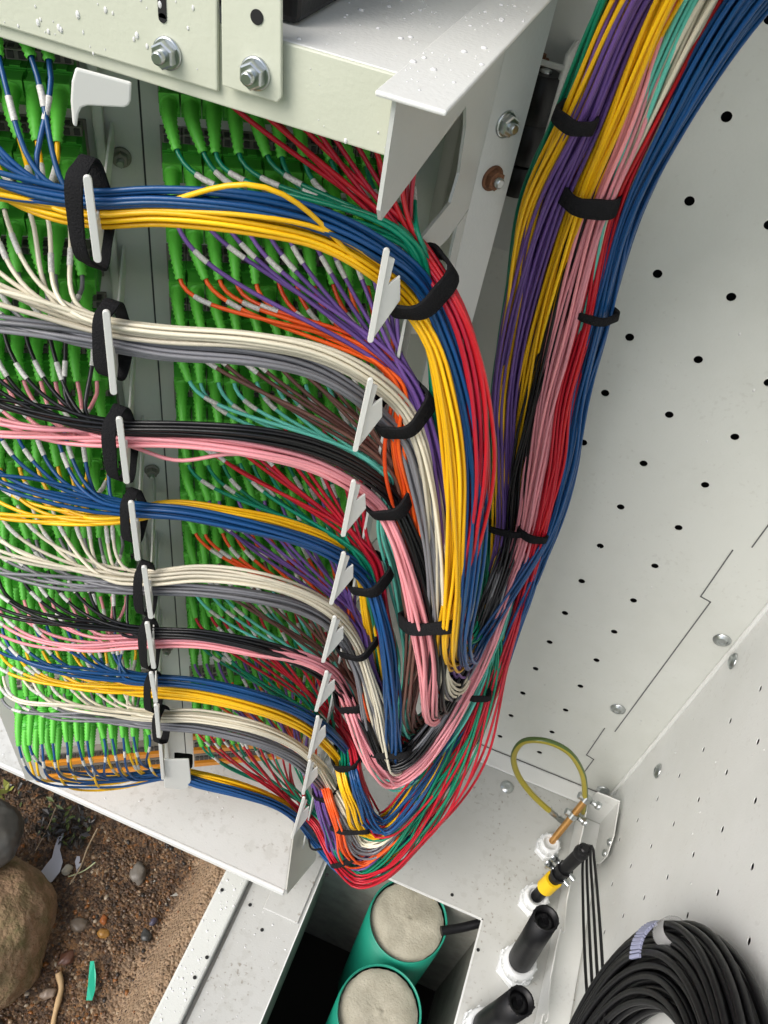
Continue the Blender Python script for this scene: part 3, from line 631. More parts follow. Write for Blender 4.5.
# drop and slack loop of each group: (x, y, plane Y)
D = {
 (0, 'blue'): [(448, 345, DY), (463, 400, DY), (471, 450, DY), (474, 520, DY), (469, 590, DY), (463, 640, .40), (467, 662, .43), (480, 640, .49)],
 (0, 'yellow'): [(432, 342, DY-.005), (446, 400, DY-.008), (454, 460, DY-.008), (457, 520, DY-.008), (455, 580, DY-.006), (448, 632, .388), (448, 655, .40), (457, 662, .44), (475, 635, .50)],
 (0, 'red'): [(458, 312, DY), (474, 365, DY), (481, 430, DY), (480, 490, DY), (468, 560, DY), (456, 610, .41), (462, 640, .45), (484, 610, .56)],
 (0, 'green'): [(428, 305, .40), (436, 360, .41), (443, 430, .41), (448, 500, .41), (452, 600, .42), (460, 640, .46), (477, 630, .5)],
 (1, 'white'): [(419, 438, DY), (431, 485, DY), (438, 540, DY), (441, 600, DY), (441, 650, .40), (446, 685, .42), (460, 685, .46), (478, 635, .52)],
 (1, 'grey'): [(404, 440, DY), (419, 485, DY), (430, 540, DY), (435, 600, DY), (436, 650, .40), (442, 690, .42), (458, 690, .46), (475, 640, .52)],
 (1, 'purple'): [(429, 435, .40), (440, 485, .40), (448, 540, .40), (448, 600, .41), (448, 650, .42), (460, 670, .47), (478, 625, .53)],
 (1, 'orange'): [(398, 440, DY), (406, 485, .40), (415, 540, .40), (422, 600, .41), (427, 650, .41), (435, 690, .43), (452, 692, .46), (472, 655, .51)],
 (2, 'black'): [(407, 525, DY), (424, 572, DY), (434, 620, DY), (436, 665, .395), (434, 700, .40), (440, 712, .415), (453, 690, .445), (474, 645, .49), (494, 595, .53)],
 (2, 'pink'): [(394, 535, DY-.004), (407, 575, DY-.008), (419, 622, DY-.010), (426, 665, DY-.006), (427, 700, .39), (429, 716, .405), (438, 712, .44), (460, 680, .49), (485, 620, .54)],
 (2, 'brown'): [(402, 525, .40), (411, 575, .40), (416, 625, .395), (412, 680, .395), (408, 712, .40), (420, 725, .44), (450, 690, .49), (475, 640, .53)],
 (2, 'aqua'): [(384, 525, .40), (394, 565, .41), (404, 620, .415), (408, 675, .41), (402, 712, .40), (415, 728, .44), (450, 695, .49), (480, 630, .54)],
 (3, 'blue'): [(380, 615, DY-.006), (388, 655, DY-.008), (392, 700, DY-.008), (394, 738, DY-.004), (397, 757, .40), (410, 748, .43), (440, 708, .475), (470, 652, .53)],
 (3, 'yellow'): [(368, 610, .402), (378, 655, .412), (386, 700, .415), (391, 740, .412), (396, 757, .415), (412, 742, .445), (445, 700, .49), (475, 645, .53)],
 (3, 'red'): [(380, 600, .40), (388, 650, .41), (394, 700, .42), (400, 740, .43), (412, 740, .45), (445, 700, .49), (490, 625, .545)],
 (3, 'green'): [(374, 600, .40), (382, 650, .41), (390, 700, .42), (397, 740, .43), (412, 735, .45), (445, 695, .49), (478, 625, .54)],
 (4, 'white'): [(366, 668, DY), (377, 705, DY), (386, 740, DY), (394, 762, .395), (409, 754, .42), (440, 715, .47), (468, 665, .52)],
 (4, 'grey'): [(358, 668, DY), (369, 705, DY), (379, 740, DY), (388, 766, .395), (404, 758, .40), (432, 726, .43), (461, 676, .472), (485, 622, .512), (502, 575, .545)],
 (4, 'purple'): [(368, 660, .40), (379, 700, .40), (388, 740, .405), (396, 760, .41), (412, 745, .44), (445, 700, .49), (478, 640, .53)],
 (4, 'orange'): [(360, 660, .40), (371, 700, .40), (382, 740, .405), (392, 760, .41), (410, 748, .44), (445, 702, .49), (476, 642, .53)],
 (5, 'black'): [(366, 724, DY-.004), (377, 748, DY-.006), (388, 764, DY-.006), (403, 762, .390), (429, 732, .425), (456, 686, .465), (480, 630, .505), (499, 580, .54)],
 (5, 'pink'): [(353, 718, DY-.006), (364, 746, DY-.010), (377, 770, DY-.012), (394, 782, .39), (418, 766, .405), (445, 730, .435), (471, 683, .472), (495, 625, .512), (511, 580, .545)],
 (5, 'brown'): [(364, 720, .40), (376, 750, .40), (386, 772, .40), (405, 772, .41), (435, 742, .445), (465, 692, .49), (487, 640, .53)],
 (5, 'aqua'): [(360, 722, .40), (370, 750, .405), (382, 774, .41), (398, 784, .42), (422, 768, .44), (452, 732, .455), (478, 685, .49), (500, 628, .53)],
 (6, 'blue'): [(355, 780, DY-.006), (362, 803, DY-.008), (370, 822, .385), (384, 828, .39), (408, 805, .41), (446, 752, .45), (478, 695, .49), (504, 640, .53), (525, 595, .553)],
 (6, 'yellow'): [(344, 785, DY-.008), (353, 806, DY-.010), (361, 826, .385), (376, 832, .392), (404, 806, .415), (440, 752, .452), (474, 694, .49), (498, 640, .53)],
 (6, 'red'): [(357, 775, .395), (366, 805, .395), (376, 826, .395), (392, 822, .40), (415, 795, .42), (450, 745, .455), (480, 690, .49), (504, 635, .535)],
 (6, 'green'): [(346, 775, .395), (357, 805, .395), (367, 830, .395), (384, 832, .40), (410, 806, .42), (446, 756, .45), (476, 700, .49), (492, 650, .52)],
 (7, 'white'): [(343, 806, DY-.004), (352, 826, DY-.006), (362, 842, .385), (378, 842, .39), (406, 815, .415), (445, 762, .45), (477, 705, .49), (502, 645, .53)],
 (7, 'grey'): [(338, 812, DY-.010), (348, 832, DY-.012), (358, 848, .38), (374, 848, .39), (404, 820, .415), (444, 766, .45), (476, 708, .49), (500, 648, .53)],
 (7, 'purple'): [(322, 808, DY-.008), (330, 830, DY-.010), (340, 854, .38), (358, 862, .385), (388, 840, .405), (432, 785, .44), (468, 722, .48), (492, 660, .525)],
 (7, 'orange'): [(331, 805, DY-.012), (339, 828, DY-.016), (346, 852, .372), (360, 861, .378), (388, 842, .40), (430, 788, .44), (467, 725, .48), (493, 660, .525)],
 (8, 'blue'): [(333, 862, .385), (348, 872, .385), (368, 872, .39), (396, 850, .405), (436, 797, .44), (470, 733, .475), (496, 672, .51), (515, 628, .54), (530, 590, .556)],
 (8, 'yellow'): [(338, 858, .39), (352, 868, .39), (372, 866, .395), (398, 846, .41), (436, 792, .44), (470, 728, .48), (492, 670, .51)],
 (8, 'red'): [(328, 850, .378), (340, 868, .370), (357, 881, .368), (386, 873, .378), (427, 828, .405), (461, 772, .44), (486, 712, .48), (502, 663, .512), (520, 605, .548)],
 (8, 'green'): [(336, 846, .38), (347, 864, .378), (362, 874, .378), (388, 862, .388), (424, 818, .41), (455, 766, .44), (480, 708, .48), (494, 660, .51), (492, 600, .54)],
}
SECY = [540, 470, 400, 320, 210, 117, 0]
SECW = [.570, .580, .580, .570, .545, .520, .500]
LANE = {  # x at each section (540 ... 0), and depth layer
 (0, 'green'): ([489, 493, 498, 508, 526, 563, 609], (1.6, .9)), (8, 'green'): ([490, 496, 502, 512, 536, 574, 622], 1.6), (3, 'green'): ([494, 500, 506, 518, 544, 584, 632], 2.4), (6, 'green'): ([496, 502, 510, 524, 552, 592, 642], 2.4),
 (8, 'yellow'): ([498, 500, 502, 511, 530, 570, 620], (.2, -.2)), (0, 'yellow'): ([508, 515, 528, 545, 577, 617, 668], (.4, -.6)), (3, 'yellow'): ([506, 512, 522, 540, 571, 609, 656], 1), (6, 'yellow'): ([508, 516, 528, 547, 581, 623, 676], (1, -.2)),
 (1, 'purple'): ([502, 500, 498, 511, 539, 581, 631], (0, -.5)), (4, 'purple'): ([505, 508, 511, 524, 552, 593, 643], (.2, -.1)), (7, 'purple'): ([507, 509, 515, 531, 560, 600, 650], 1.2),
 (2, 'pink'): ([519, 531, 541, 557, 588, 628, 664], (-.2, .5)), (5, 'pink'): ([525, 540, 551, 571, 601, 636, 672], (-.8, .1)),
 (2, 'aqua'): ([530, 549, 563, 581, 606, 640, 689], (1, -.2)), (5, 'aqua'): ([520, 540, 555, 574, 604, 638, 694], 1.5),
 (1, 'white'): ([530, 548, 563, 584, 611, 650, 704], (1, 0)), (4, 'white'): ([524, 540, 556, 580, 608, 646, 700], 1.6), (7, 'white'): ([518, 530, 548, 572, 602, 640, 696], 2.2),
 (0, 'red'): ([533, 556, 567, 588, 613, 656, 717], (-.2, 1.0)), (8, 'red'): ([538, 553, 563, 585, 610, 652, 722], (-.4, 1.4)), (3, 'red'): ([528, 550, 562, 584, 616, 660, 722], 1.2), (6, 'red'): ([534, 552, 564, 588, 618, 662, 728], 1.8),
 (0, 'blue'): ([544, 566, 577, 598, 625, 669, 738], (.2, .2)), (3, 'blue'): ([547, 569, 580, 602, 631, 677, 752], (1.0, .4)), (6, 'blue'): ([549, 571, 582, 604, 634, 682, 764], (1.6, 1.0)), (8, 'blue'): ([545, 567, 578, 599, 628, 674, 756], (2.4, 1.8)),
 (5, 'black'): ([511, 519, 534, 555, 585, 626, 678], (-.4, .9)), (2, 'black'): ([515, 524, 540, 562, 594, 632, 680], 1.8),
 (2, 'brown'): ([500, 512, 530, 550, 580, 616, 664], 2.0), (5, 'brown'): ([510, 520, 536, 558, 588, 622, 670], 2.6), (8, 'brown'): ([510, 520, 536, 558, 588, 622, 670], 2.6),
 (1, 'orange'): ([502, 505, 512, 526, 556, 592, 640], 1.6), (4, 'orange'): ([506, 512, 522, 540, 568, 604, 650], 2.4), (7, 'orange'): ([512, 520, 530, 550, 580, 616, 664], 2.6),
 (1, 'grey'): ([510, 520, 540, 566, 598, 636, 690], 2.4), (4, 'grey'): ([516, 528, 548, 574, 606, 646, 704], 2.6), (7, 'grey'): ([522, 536, 556, 582, 612, 654, 712], 2.6),
}
hexl = sorted([((i+0.5*(j % 2)), j*0.866) for i in range(-4, 5) for j in range(-4, 5)], key=lambda p: (p[0]-.2)**2+(p[1]-.3)**2)[:12]
hexl = np.array(hexl); hexl -= hexl.mean(0)
CR = 0.00134        # jacket radius
SPC = 0.0029
STEP = 0.009
def bez(p0, p1, p2, p3, n):
    t = np.linspace(0, 1, n)[:, None]
    return (1-t)**3*p0+3*(1-t)**2*t*p1+3*(1-t)*t*t*p2+t**3*p3
def group_center(g_, cidx):
    """control polyline of a colour group; returns points and index (arc) where the cords may join"""
    c = GC[g_][cidx]; pts = []
    if cidx < 2:
        H = (HA, HB)[cidx][g_]; n = len(H)
        for i, (x, y) in enumerate(H):
            if g_ < 8: q = np.interp(i, [0, 3, 5, n-1], [.100, .112, .128, .124])-(.011 if (cidx == 1 and g_ == 3 and i > 3) else 0)
            else: q = np.interp(i, [0, 3, 5, n-1], [.078, .074, .100, .122])-(.010 if cidx == 1 else 0)
            pts.append(PQ(x, y, q))
    else:
        x, y = RC[g_][cidx-2]; p = PQ(x, y, .118)
        nx_ = PY(*D[(g_, c)][0]); d = nx_-p; d /= np.linalg.norm(d)
        d = d*0.6+EN*.35-ZV*.25; d /= np.linalg.norm(d)
        pts += [p-d*.020, p]
    for (x, y, Y_) in D[(g_, c)]: pts.append(PY(x, y, Y_))
    ln, lay = LANE[(g_, c)]
    xs = list(ln); ys = list(SECY); ws = list(SECW)
    lb_, lt_ = lay if isinstance(lay, tuple) else (lay, lay)
    for i_, (x, y, w_) in enumerate(zip(xs, ys, ws)): pts.append(PY(x, y, w_+(lb_+(lt_-lb_)*min(1, max(0, (i_-2)/4)))*.0085))
    lay = lt_
    pts.append(PY(xs[-1]+1.35*(xs[-1]-xs[-2]), -110, .47+lay*.008))
    pts.append(PY(xs[-1]+3.0*(xs[-1]-xs[-2]), -230, .44+lay*.008))
    return spline(pts, 0.006)

plug_me = None
def plug_mesh():
    mb = MB()   # origin at boot root; body reaches back to the adapter
    mb.box(-OUT*.0085, (.0047, .0080, .0046), [EN, OUT, ZV], 0)
    mb.box(-OUT*.0010, (.0053, .0010, .0052), [EN, OUT, ZV], 1)
    mb.box(-OUT*.0120+ZV*.0039, (.0026, .0040, .0006), [EN, OUT, ZV], 0)
    for s in (-1, 1): mb.box(-OUT*.011+EN*.0046*s, (.0004, .0045, .0022), [EN, OUT, ZV], 1)
    me = bpy.data.meshes.new('plug'); me.from_pydata(mb.v, [], mb.f)
    me.materials.append(M_PLUG); me.materials.append(M_BOOT)
    me.polygons.foreach_set('material_index', mb.m); me.update(); return me
PLUG = plug_mesh(); PV = np.array([v.co[:] for v in PLUG.vertices]); PF = [tuple(p.vertices) for p in PLUG.polygons]
stuff = {'v': [], 'f': [], 'm': [], 'n': 0}
stuff_mats = [M_PLUG, M_BOOT, M_SLEEVE] + [MC[c] for c in CC]; smi = {c: 3+i for i, c in enumerate(CC)}
def stuff_add(V, F, m):
    F = np.asarray(F)+stuff['n']; stuff['v'].append(np.asarray(V)); stuff['f'].append(F); stuff['m'] += [m]*len(F); stuff['n'] += len(V)
def profile_boot(n):
    s = np.linspace(0, 1, n); r = .0043*(1-s)**.8+.0024*(1-(1-s)**.8)
    return r*(1+.15*np.where(np.arange(n) % 2 == 0, 1, -1))
n_ind = 0
STRAY = {(0, 'yellow'): ((262, 226), .028, .045), (2, 'pink'): ((175, 440), -.012, .028), (3, 'yellow'): ((250, 517), .006, .05), (4, 'white'): ((230, 577), .006, .05)}
for g_ in range(9):
    for cidx in range(4):
        c = GC[g_][cidx]; blk = 'L' if cidx < 2 else 'R'; k = 2*g_+(cidx % 2)
        Cn = group_center(g_, cidx); T, N, B = frames(Cn)
        L_ = np.r_[0, np.cumsum(np.linalg.norm(np.diff(Cn, axis=0), axis=1))]
        ph = RNG.uniform(0, 6.28); tw = RNG.uniform(-3, 3)
        if cidx < 2: uC = Cn@EN; ring_s = L_[np.argmin(np.linalg.norm(Cn-PQ(*((HA, HB)[cidx][g_][-1]), .124), axis=1))]
        else: ring_s = .02
        order = RNG.permutation(12)
        rowlabel = None
        for j in range(12):
            a0 = hexl[order[j]]
            # lattice offset along the bundle: slow twist, looser after the ring, tight at guides
            lk = .45 if g_ < 4 or g_ == 5 else .95
            loose = 1+lk*np.clip((L_-ring_s-.03)/.10, 0, 1)*np.clip((0.52-(L_-ring_s))/.12, 0, 1)+.18*np.clip((L_-ring_s-.4)/.1, 0, 1)
            if cidx < 2: sg = L_[np.argmin(np.linalg.norm(Cn-PQ(*((HA, HB)[cidx][g_][3]), .112), axis=1))]; loose = loose+1.5*np.clip((sg-.008-L_)/.13, 0, 1)
            ang = ph+tw*L_
            ox = (a0[0]*np.cos(ang)-a0[1]*np.sin(ang))*SPC*loose; oy = (a0[0]*np.sin(ang)+a0[1]*np.cos(ang))*SPC*loose
            f1, f2, p1, p2 = RNG.uniform(15, 32), RNG.uniform(15, 32), RNG.uniform(0, 6.3), RNG.uniform(0, 6.3)
            amp = .0009*(1+2.0*np.minimum(loose-1, 1))
            ox = ox+amp*np.sin(L_*f1+p1); oy = oy+amp*np.sin(L_*f2+p2)
            if g_ >= 6:
                zz = np.clip((L_-ring_s-.09)/.08, 0, 1)*np.clip((.50-(L_-ring_s))/.12, 0, 1); mg = .0055
                ox = ox+zz*mg*np.sin(L_*RNG.uniform(7, 13)+RNG.uniform(0, 6.3)); oy = oy+zz*mg*np.sin(L_*RNG.uniform(7, 13)+RNG.uniform(0, 6.3))
            if RNG.random() < .12:      # a strand that strays from its bundle
                s0 = ring_s+RNG.uniform(.05, .28) if RNG.random() < .75 else ring_s-RNG.uniform(.06, .1)
                bmp = np.exp(-((L_-s0)/.045)**2); aa = RNG.uniform(0, 6.3); mg = RNG.uniform(.004, .010)
                ox = ox+bmp*mg*math.cos(aa); oy = oy+bmp*mg*math.sin(aa)
            P = Cn+N*ox[:, None]+B*oy[:, None]
            if j == 5 and (g_, c) in STRAY:
                (sx, sy), dz_, wd_ = STRAY[(g_, c)]
                P = P+(ZV*dz_+OUT*abs(dz_)*.3)*np.exp(-((L_-L_[np.argmin(np.linalg.norm(Cn-PQ(sx, sy, .126), axis=1))])/wd_)**2)[:, None]
            up_ = plug_u(blk, j); zc = rowz(k, blk)-.0140
            S0 = UQ(up_, .0385, zc)
            if cidx < 2:
                ug = UQ(0, 0, 0)@EN+ (np.array(PQ(*((HA, HB)[cidx][g_][3]), .112))@EN)
                uj = min(up_+RNG.uniform(.075, .115), ug-.004-RNG.uniform(0, .012))
                if g_ == 8: uj = min(up_+.035, ug-.004)
                ji = int(np.argmin(np.abs(uC[:len(uC)//2]-uj)))
                ji = min(ji, int(np.searchsorted(L_, ring_s))-4)
            else: ji = 2
            J = P[ji]; TJ = T[ji]
            lean = .12 if blk == 'L' else .16
            jl = RNG.uniform(-.16, .16)
            d1 = OUT*.80+EN*(lean+jl)-ZV*(.50+RNG.uniform(-.08, .1)); d1 /= np.linalg.norm(d1)
            S1 = S0+OUT*.010-ZV*.002; S2 = S1+(OUT*.9+d1)*.5*.010; S3 = S2+d1*.014
            dist = np.linalg.norm(J-S3)
            d2 = OUT*.35+EN*.35-ZV*.9; d2 /= np.linalg.norm(d2)
            if g_ == 8 and cidx < 2: d2 = OUT*.6+EN*.3-ZV*.5
            ra, rb, rc_ = RNG.uniform(.6, 1.5, 3)
            Bz = bez(S3, S3+d1*min(.018*ra, dist*.25)+d2*min(.013*rb, dist*.18), J-TJ*dist*(.40 if cidx < 2 else .27)*rc_, J, max(8, int(dist/.006)))
            path = np.vstack([spline([S0, S1, S2, S3], .002), Bz[1:], P[ji+1:]])
            # boot and sleeve pieces follow the same line
            fine = resample(path[:34 if len(path) > 34 else None], .0016)
            dd = np.r_[0, np.cumsum(np.linalg.norm(np.diff(fine, axis=0), axis=1))]
            boot = fine[dd <= .0345]; sl0 = .046+RNG.uniform(-.003, .009)
            slv = fine[(dd >= sl0) & (dd <= sl0+.0125)]
            dl = np.r_[0, np.cumsum(np.linalg.norm(np.diff(path, axis=0), axis=1))]
            start = path[dl >= .030]
            dense = resample(start[:26], .005)
            cpath = np.vstack([dense, resample(start[25:], STEP)[1:]])
            CV, CF = tube_np(cpath, CR*RNG.uniform(.97, 1.03), 7)
            BV, BF = tube_np(boot, profile_boot(len(boot)), 8)
            ind = (k <= 12) if blk == 'L' else (k <= 11)
            haslv = len(slv) > 3 and RNG.random() < .96
            if haslv: SV, SF = tube_np(slv, .00166, 8)
            if ind:
                if blk == 'L': lb = '%s patch cord, %s plug left of the central strip, held by %s left cable guide' % (c, ORD[11-j], ORD[g_])
                else: lb = '%s patch cord, %s plug right of the central strip, held by %s right cable guide' % (c, ORD[j], ORD[g_])
                e = empty('patch_cord', S0, lb, 'patch cord', 'fibre patch cords plugged into the rack')
                link('cable', mesh_np('cable', CV-S0, CF, [MC[c]]), e)
                pl = link('plug', PLUG, e)
                link('boot', mesh_np('boot', BV-S0, BF, [M_BOOT]), pl)
                if haslv: link('label_sleeve', mesh_np('label_sleeve', SV-S0, SF, [M_SLEEVE]), e)
                n_ind += 1
            else:
                stuff_add(CV, CF, smi[c]); stuff_add(BV, BF, 1)
                if haslv: stuff_add(SV, SF, 2)
                stuff_add(PV+S0, PF, 0)
me = mesh_np('patch_cord_mass', np.vstack(stuff['v']), np.vstack(stuff['f']), stuff_mats, stuff['m'])
o = link('patch_cord_mass', me); tag(o, 'mass of coloured fibre patch cords from the lowest rows of the rack, looping by its foot', 'patch cords', kind='stuff')
print('individual cords', n_ind)

# ================================================================== HOOK-AND-LOOP STRAPS
def strap(c, a, b, w, t, label, cat='strap', group=None, arc=None, name='cable_strap', m=None, tail=0.0):
    """elliptical band: centre c, half-axis vectors a, b, width w along normal"""
    c = np.asarray(c, float); a = np.asarray(a, float); b = np.asarray(b, float)
    n = np.cross(a, b); n /= np.linalg.norm(n); K = 40
    vs = []; fs = []
    t0, t1 = arc or (0, 2*math.pi)
    th = np.linspace(t0, t1, K)
    for i in range(K):
        r = a*math.cos(th[i])+b*math.sin(th[i]); ru = r/np.linalg.norm(r)
        wob = 1+.06*math.sin(5*th[i]+c[0]*90)
        for (dn, dr) in ((-1, 0), (1, 0), (1, 1), (-1, 1)):
            vs.append(c+r*wob+n*dn*w/2*(1+.08*math.sin(3*th[i]+c[2]*50))+ru*dr*t)
    closed = arc is None
    for i in range(K-1):
        for k in range(4): fs.append((i*4+k, i*4+(k+1) % 4, (i+1)*4+(k+1) % 4, (i+1)*4+k))
    fs.append((3, 2, 1, 0)); q = (K-1)*4; fs.append((q, q+1, q+2, q+3))
    mb = MB(c); mb.add(vs, fs, 0, True)
    o = mb.build(name, m or M_VELCRO, None, 0.0003); tag(o, label, cat, group)
    return o
LW = [((90, 216), 46, .022), ((112, 342), 34, .018), ((120, 446), 34, .015), ((133, 517), 25, .013), ((145, 590), 26, .013), ((149, 645), 25, .011), ((153, 692), 18, .009), ((161, 725), 16, .009)]
for i, ((x, y), hpx, dep) in enumerate(LW):
    cen = PQ(x+1, y, .116); half = hpx/FPX*np.linalg.norm(cen-EYE)/max(.35, math.sqrt(1-(ray(x, y)@ZV)**2))
    adir = ZV; bdir = OUT*.88-EN*.47; bdir /= np.linalg.norm(bdir)
    strap(cen, adir*half*(.93 if i < 3 else .86), bdir*(.0125 if i < 3 else .0110), .0090 if i < 3 else .0075, .0015, 'black hook-and-loop strap round the bundles at the %s left cable guide' % ORD[i], 'strap', 'black straps at the left cable guides')
cen = PQ(178, 762, .07)
strap(cen, ZV*.012, EN*.016, .010, .0012, 'black strap hooked over the white tab above the tray', 'strap', arc=(-.2, 2.6))
RW = [((417, 272), (395, 308), .017), ((400, 398), (378, 425), .016), ((383, 490), (366, 508), .015), ((366, 568), (346, 578), .0145), ((357, 635), (340, 638), .0145), ((350, 690), (332, 690), .014),
      ((343, 738), (322, 730), .014), ((322, 772), (306, 762), .012), ((318, 824), (300, 825), .013)]
for i, ((x, y), (x2, y2), rr) in enumerate(RW):
    cen = PQ(x-4, y+4, .122)
    c1 = PQ(*HA[i][-1], .124); c0 = PQ(*HA[i][-2], .124); c2 = PY(*D[(i, GC[i][0])][0])
    tn = (c2-c0); tn /= np.linalg.norm(tn)
    p1 = (c1+PQ(*HB[i][-1], .124)+PQ(*RC[i][0], .118))/3
    vd = ray(x, y)
    a_ = np.cross(tn, vd); a_ /= np.linalg.norm(a_); b_ = np.cross(tn, a_)
    b_ = b_+tn*.35; b_ /= np.linalg.norm(b_)
    strap(p1, a_*rr*1.15, b_*rr*1.05, .0032 if i == 8 else .0125, .0022, 'black hook-and-loop strap gripping the cords at the %s right cable guide' % ORD[i], 'strap', 'black straps at the right cable guides')
TT = [((557, 117), (588, 130), .506, .010, 'black strap highest on the trunk, round its green, yellow and purple cords', .007),
      ((563, 199), (613, 210), .530, .016, 'wide black strap round the yellow and pink cords near the top of the trunk', .010),
      ((580, 316), (612, 321), .560, .012, 'black strap round the blue cords, the one nearest the perforated wall holes', .005),
      ((488, 528), (524, 535), .560, .014, 'black strap round the purple, black and pink cords midway down the trunk', .005),
      ((520, 533), (543, 541), .560, .011, 'black strap round the red cords midway down the trunk', .006),
      ((399, 624), (447, 628), .382, .020, 'black strap round the hanging yellow and pink slack cords', .0085),
      ((464, 695), (486, 699), .470, .012, 'black strap round the rising cords just above the cabinet floor', .005),
      ((366, 752), (402, 756), .385, .014, 'black strap round the blue and black cords at the bottom of their slack loop', .005),
      ((331, 829), (362, 833), .375, .013, 'black strap round the orange and grey cords low beside the tray corner', .004),
      ((330, 866), (350, 861), .368, .010, 'black strap round the red cords at the lowest point of the bundle', .005)]
for (a, b, Y_, dep, lb, w_) in TT:
    A = PY(*a, Y_); B_ = PY(*b, Y_); mid = (A+B_)/2
    vd = ray((a[0]+b[0])/2, (a[1]+b[1])/2)
    bdir = vd - ZV*0.0; ax = (B_-A)/2; bdir = bdir+ZV*.45; bdir = bdir-ax*(bdir@ax)/(ax@ax); bdir /= np.linalg.norm(bdir)
    strap(mid+bdir*dep*.7, ax*1.08, bdir*dep, w_*1.25, .0026, lb)

# ================================================================== FLOOR FITTINGS
def gland(px, r, h, label, tilt=(0, 0)):
    p = PZ(*px, 0.0); e = empty('cable_gland', p, label, 'cable gland', 'white cable glands in a row on the cabinet floor')
    ax = np.array([tilt[0], tilt[1], 1.0])
    mb = MB(); mb.lathe(p+ZV*.0005, ax, [(0, r*1.15), (h*.30, r*1.15), (h*.34, r*1.02)], 6, smooth=False); part(mb, 'base_nut', M_GLAND, e, .0008)
    mb = MB(); prof = [(h*.34, r*.92), (h*.5, r*.92), (h*.55, r*1.0), (h*.9, r*.97), (h, r*.86), (h, r*.62), (h*.8, r*.6)]
    n = 24; mb.lathe(p, ax, prof, n)
    for i in range(12):
        th = 2*math.pi*i/12; d = np.array([math.cos(th), math.sin(th), 0]); mb.box(p+ZV*h*.72+d*r*.99, (.0012, .0012, h*.16), [d, np.cross(ZV, d), ZV])
    part(mb, 'cap_nut', M_GLAND, e)
    return p, h
G1 = gland((545, 850), .0155, .030, 'small white gland furthest back, holding the copper earth rod')
G2 = gland((531, 903), .0185, .032, 'white gland with the yellow-tagged black cable')
G3 = gland((514, 968), .0235, .036, 'large white gland holding the open black duct stub')
G4 = gland((478, 1032), .0235, .036, 'white gland nearest the viewer, at the bottom edge')
def stub(base, top, r, label, group):
    e = empty('duct_stub', base, label, 'duct', group); d = np.asarray(top)-np.asarray(base); L = np.linalg.norm(d)
    mb = MB(); mb.lathe(base, d, [(0, r), (L*.3, r*1.02), (L*.6, r*.99), (L, r), (L, r*.84), (L*.55, r*.8)], 28, caps=False)
    o = part(mb, 'duct_wall', M_RUBBER, e)
    mb = MB(); mb.lathe(np.asarray(base)+d*.90, d, [(0, r*.83), (.002, r*.80), (.003, r*.5), (.0005, r*.3)], 24); mb.tube([np.asarray(base)+d*.9+np.array([.004, .002, 0]), np.asarray(base)+d*.97+np.array([-.002, .004, 0])], .0035, 8); part(mb, 'inner_plug', M_BLACK, e)
    mb = MB(); pts = []
    dn = d/L; x = np.cross(dn, (0, 1, 0)); x /= np.linalg.norm(x); y = np.cross(dn, x)
    for k in range(15):
        th = k*.42; hgt = RNG.uniform(0, 1)**3*.005-.0015
        a = np.asarray(base)+dn*(L-.002)+(x*math.cos(th)+y*math.sin(th))*r*.93; c_ = np.asarray(base)+dn*(L-.002)+(x*math.cos(th+.42)+y*math.sin(th+.42))*r*.93
        mb.prism([a, c_, (a+c_)/2+dn*(hgt+.002)+(x*math.cos(th+.2)+y*math.sin(th+.2))*.001], (x*math.cos(th)+y*math.sin(th))*.0012)
    part(mb, 'torn_edge', M_RUBBER, e)
b3 = G3[0]+ZV*.020
stub(b3, PY(546, 918, b3[1]+.014), .0165, 'open black duct stub standing in the large gland', 'black duct stubs')
b4 = G4[0]+ZV*.020
stub(b4, PY(521, 1001, b4[1]+.012), .0170, 'open black duct stub cut off by the bottom edge of the view', 'black duct stubs')

# green pipes -----------------------------------------------------------
def pipe(px, label, rx=.0575):
    c = PZ(*px, -.035); e = empty('green_duct_pipe', c, label, 'pipe', 'green duct pipes in the floor opening')
    mb = MB(); mb.lathe(c, (0, 0, -1), [(.0, rx*.955), (-.004, rx*.975), (-.004, rx*1.0), (.02, rx*1.0), (.02, rx*1.02), (.5, rx*1.02)], 56, caps=False)
    part(mb, 'pipe_wall', M_PIPE, e)
    # bulging foam plug with torn rim
    n = 56; K = 14; vs = [c+ZV*.004]; fs = []
    for i in range(1, K+1):
        for j in range(n):
            th = 2*math.pi*j/n; rr = rx*.955*(i/K)
            if i == K: rr *= 1-.035*abs(mnoise.noise((math.cos(th)*5+c[1]*9, math.sin(th)*5, 1)))-.015
            pz = .006*(1-(i/K)**4)+.004*mnoise.noise((rr*math.cos(th)*28+c[1]*50, rr*math.sin(th)*28, 2))+.0008*mnoise.noise((rr*math.cos(th)*160, rr*math.sin(th)*160+c[0]*50, 7))
            vs.append(c+np.array([rr*math.cos(th), rr*math.sin(th), pz-.006]))
    fs += [(0, 1+j, 1+(j+1) % n) for j in range(n)]
    fs += [(1+(i-1)*n+j, 1+i*n+j, 1+i*n+(j+1) % n, 1+(i-1)*n+(j+1) % n) for i in range(1, K) for j in range(n)]
    mb = MB(); mb.add(vs, fs, 0, True); part(mb, 'foam_plug', M_FOAM, e)
    return c
pc1 = pipe((408, 920), 'green pipe plugged with beige foam, the one with a black cable beside it')
pc2 = pipe((379, 1012), 'green pipe plugged with beige foam, half cut off at the bottom edge')
mb = MB(PZ(460, 928, -.03)); mb.tube(spline([PZ(441, 931, -.028), PZ(460, 928, -.027), PZ(485, 922, -.022), PZ(520, 915, -.03)], .006), .0065, 12)
o = mb.build('cable_stub', M_RUBBER); tag(o, 'short black cable stub crossing the gap right of the green pipe', 'cable')
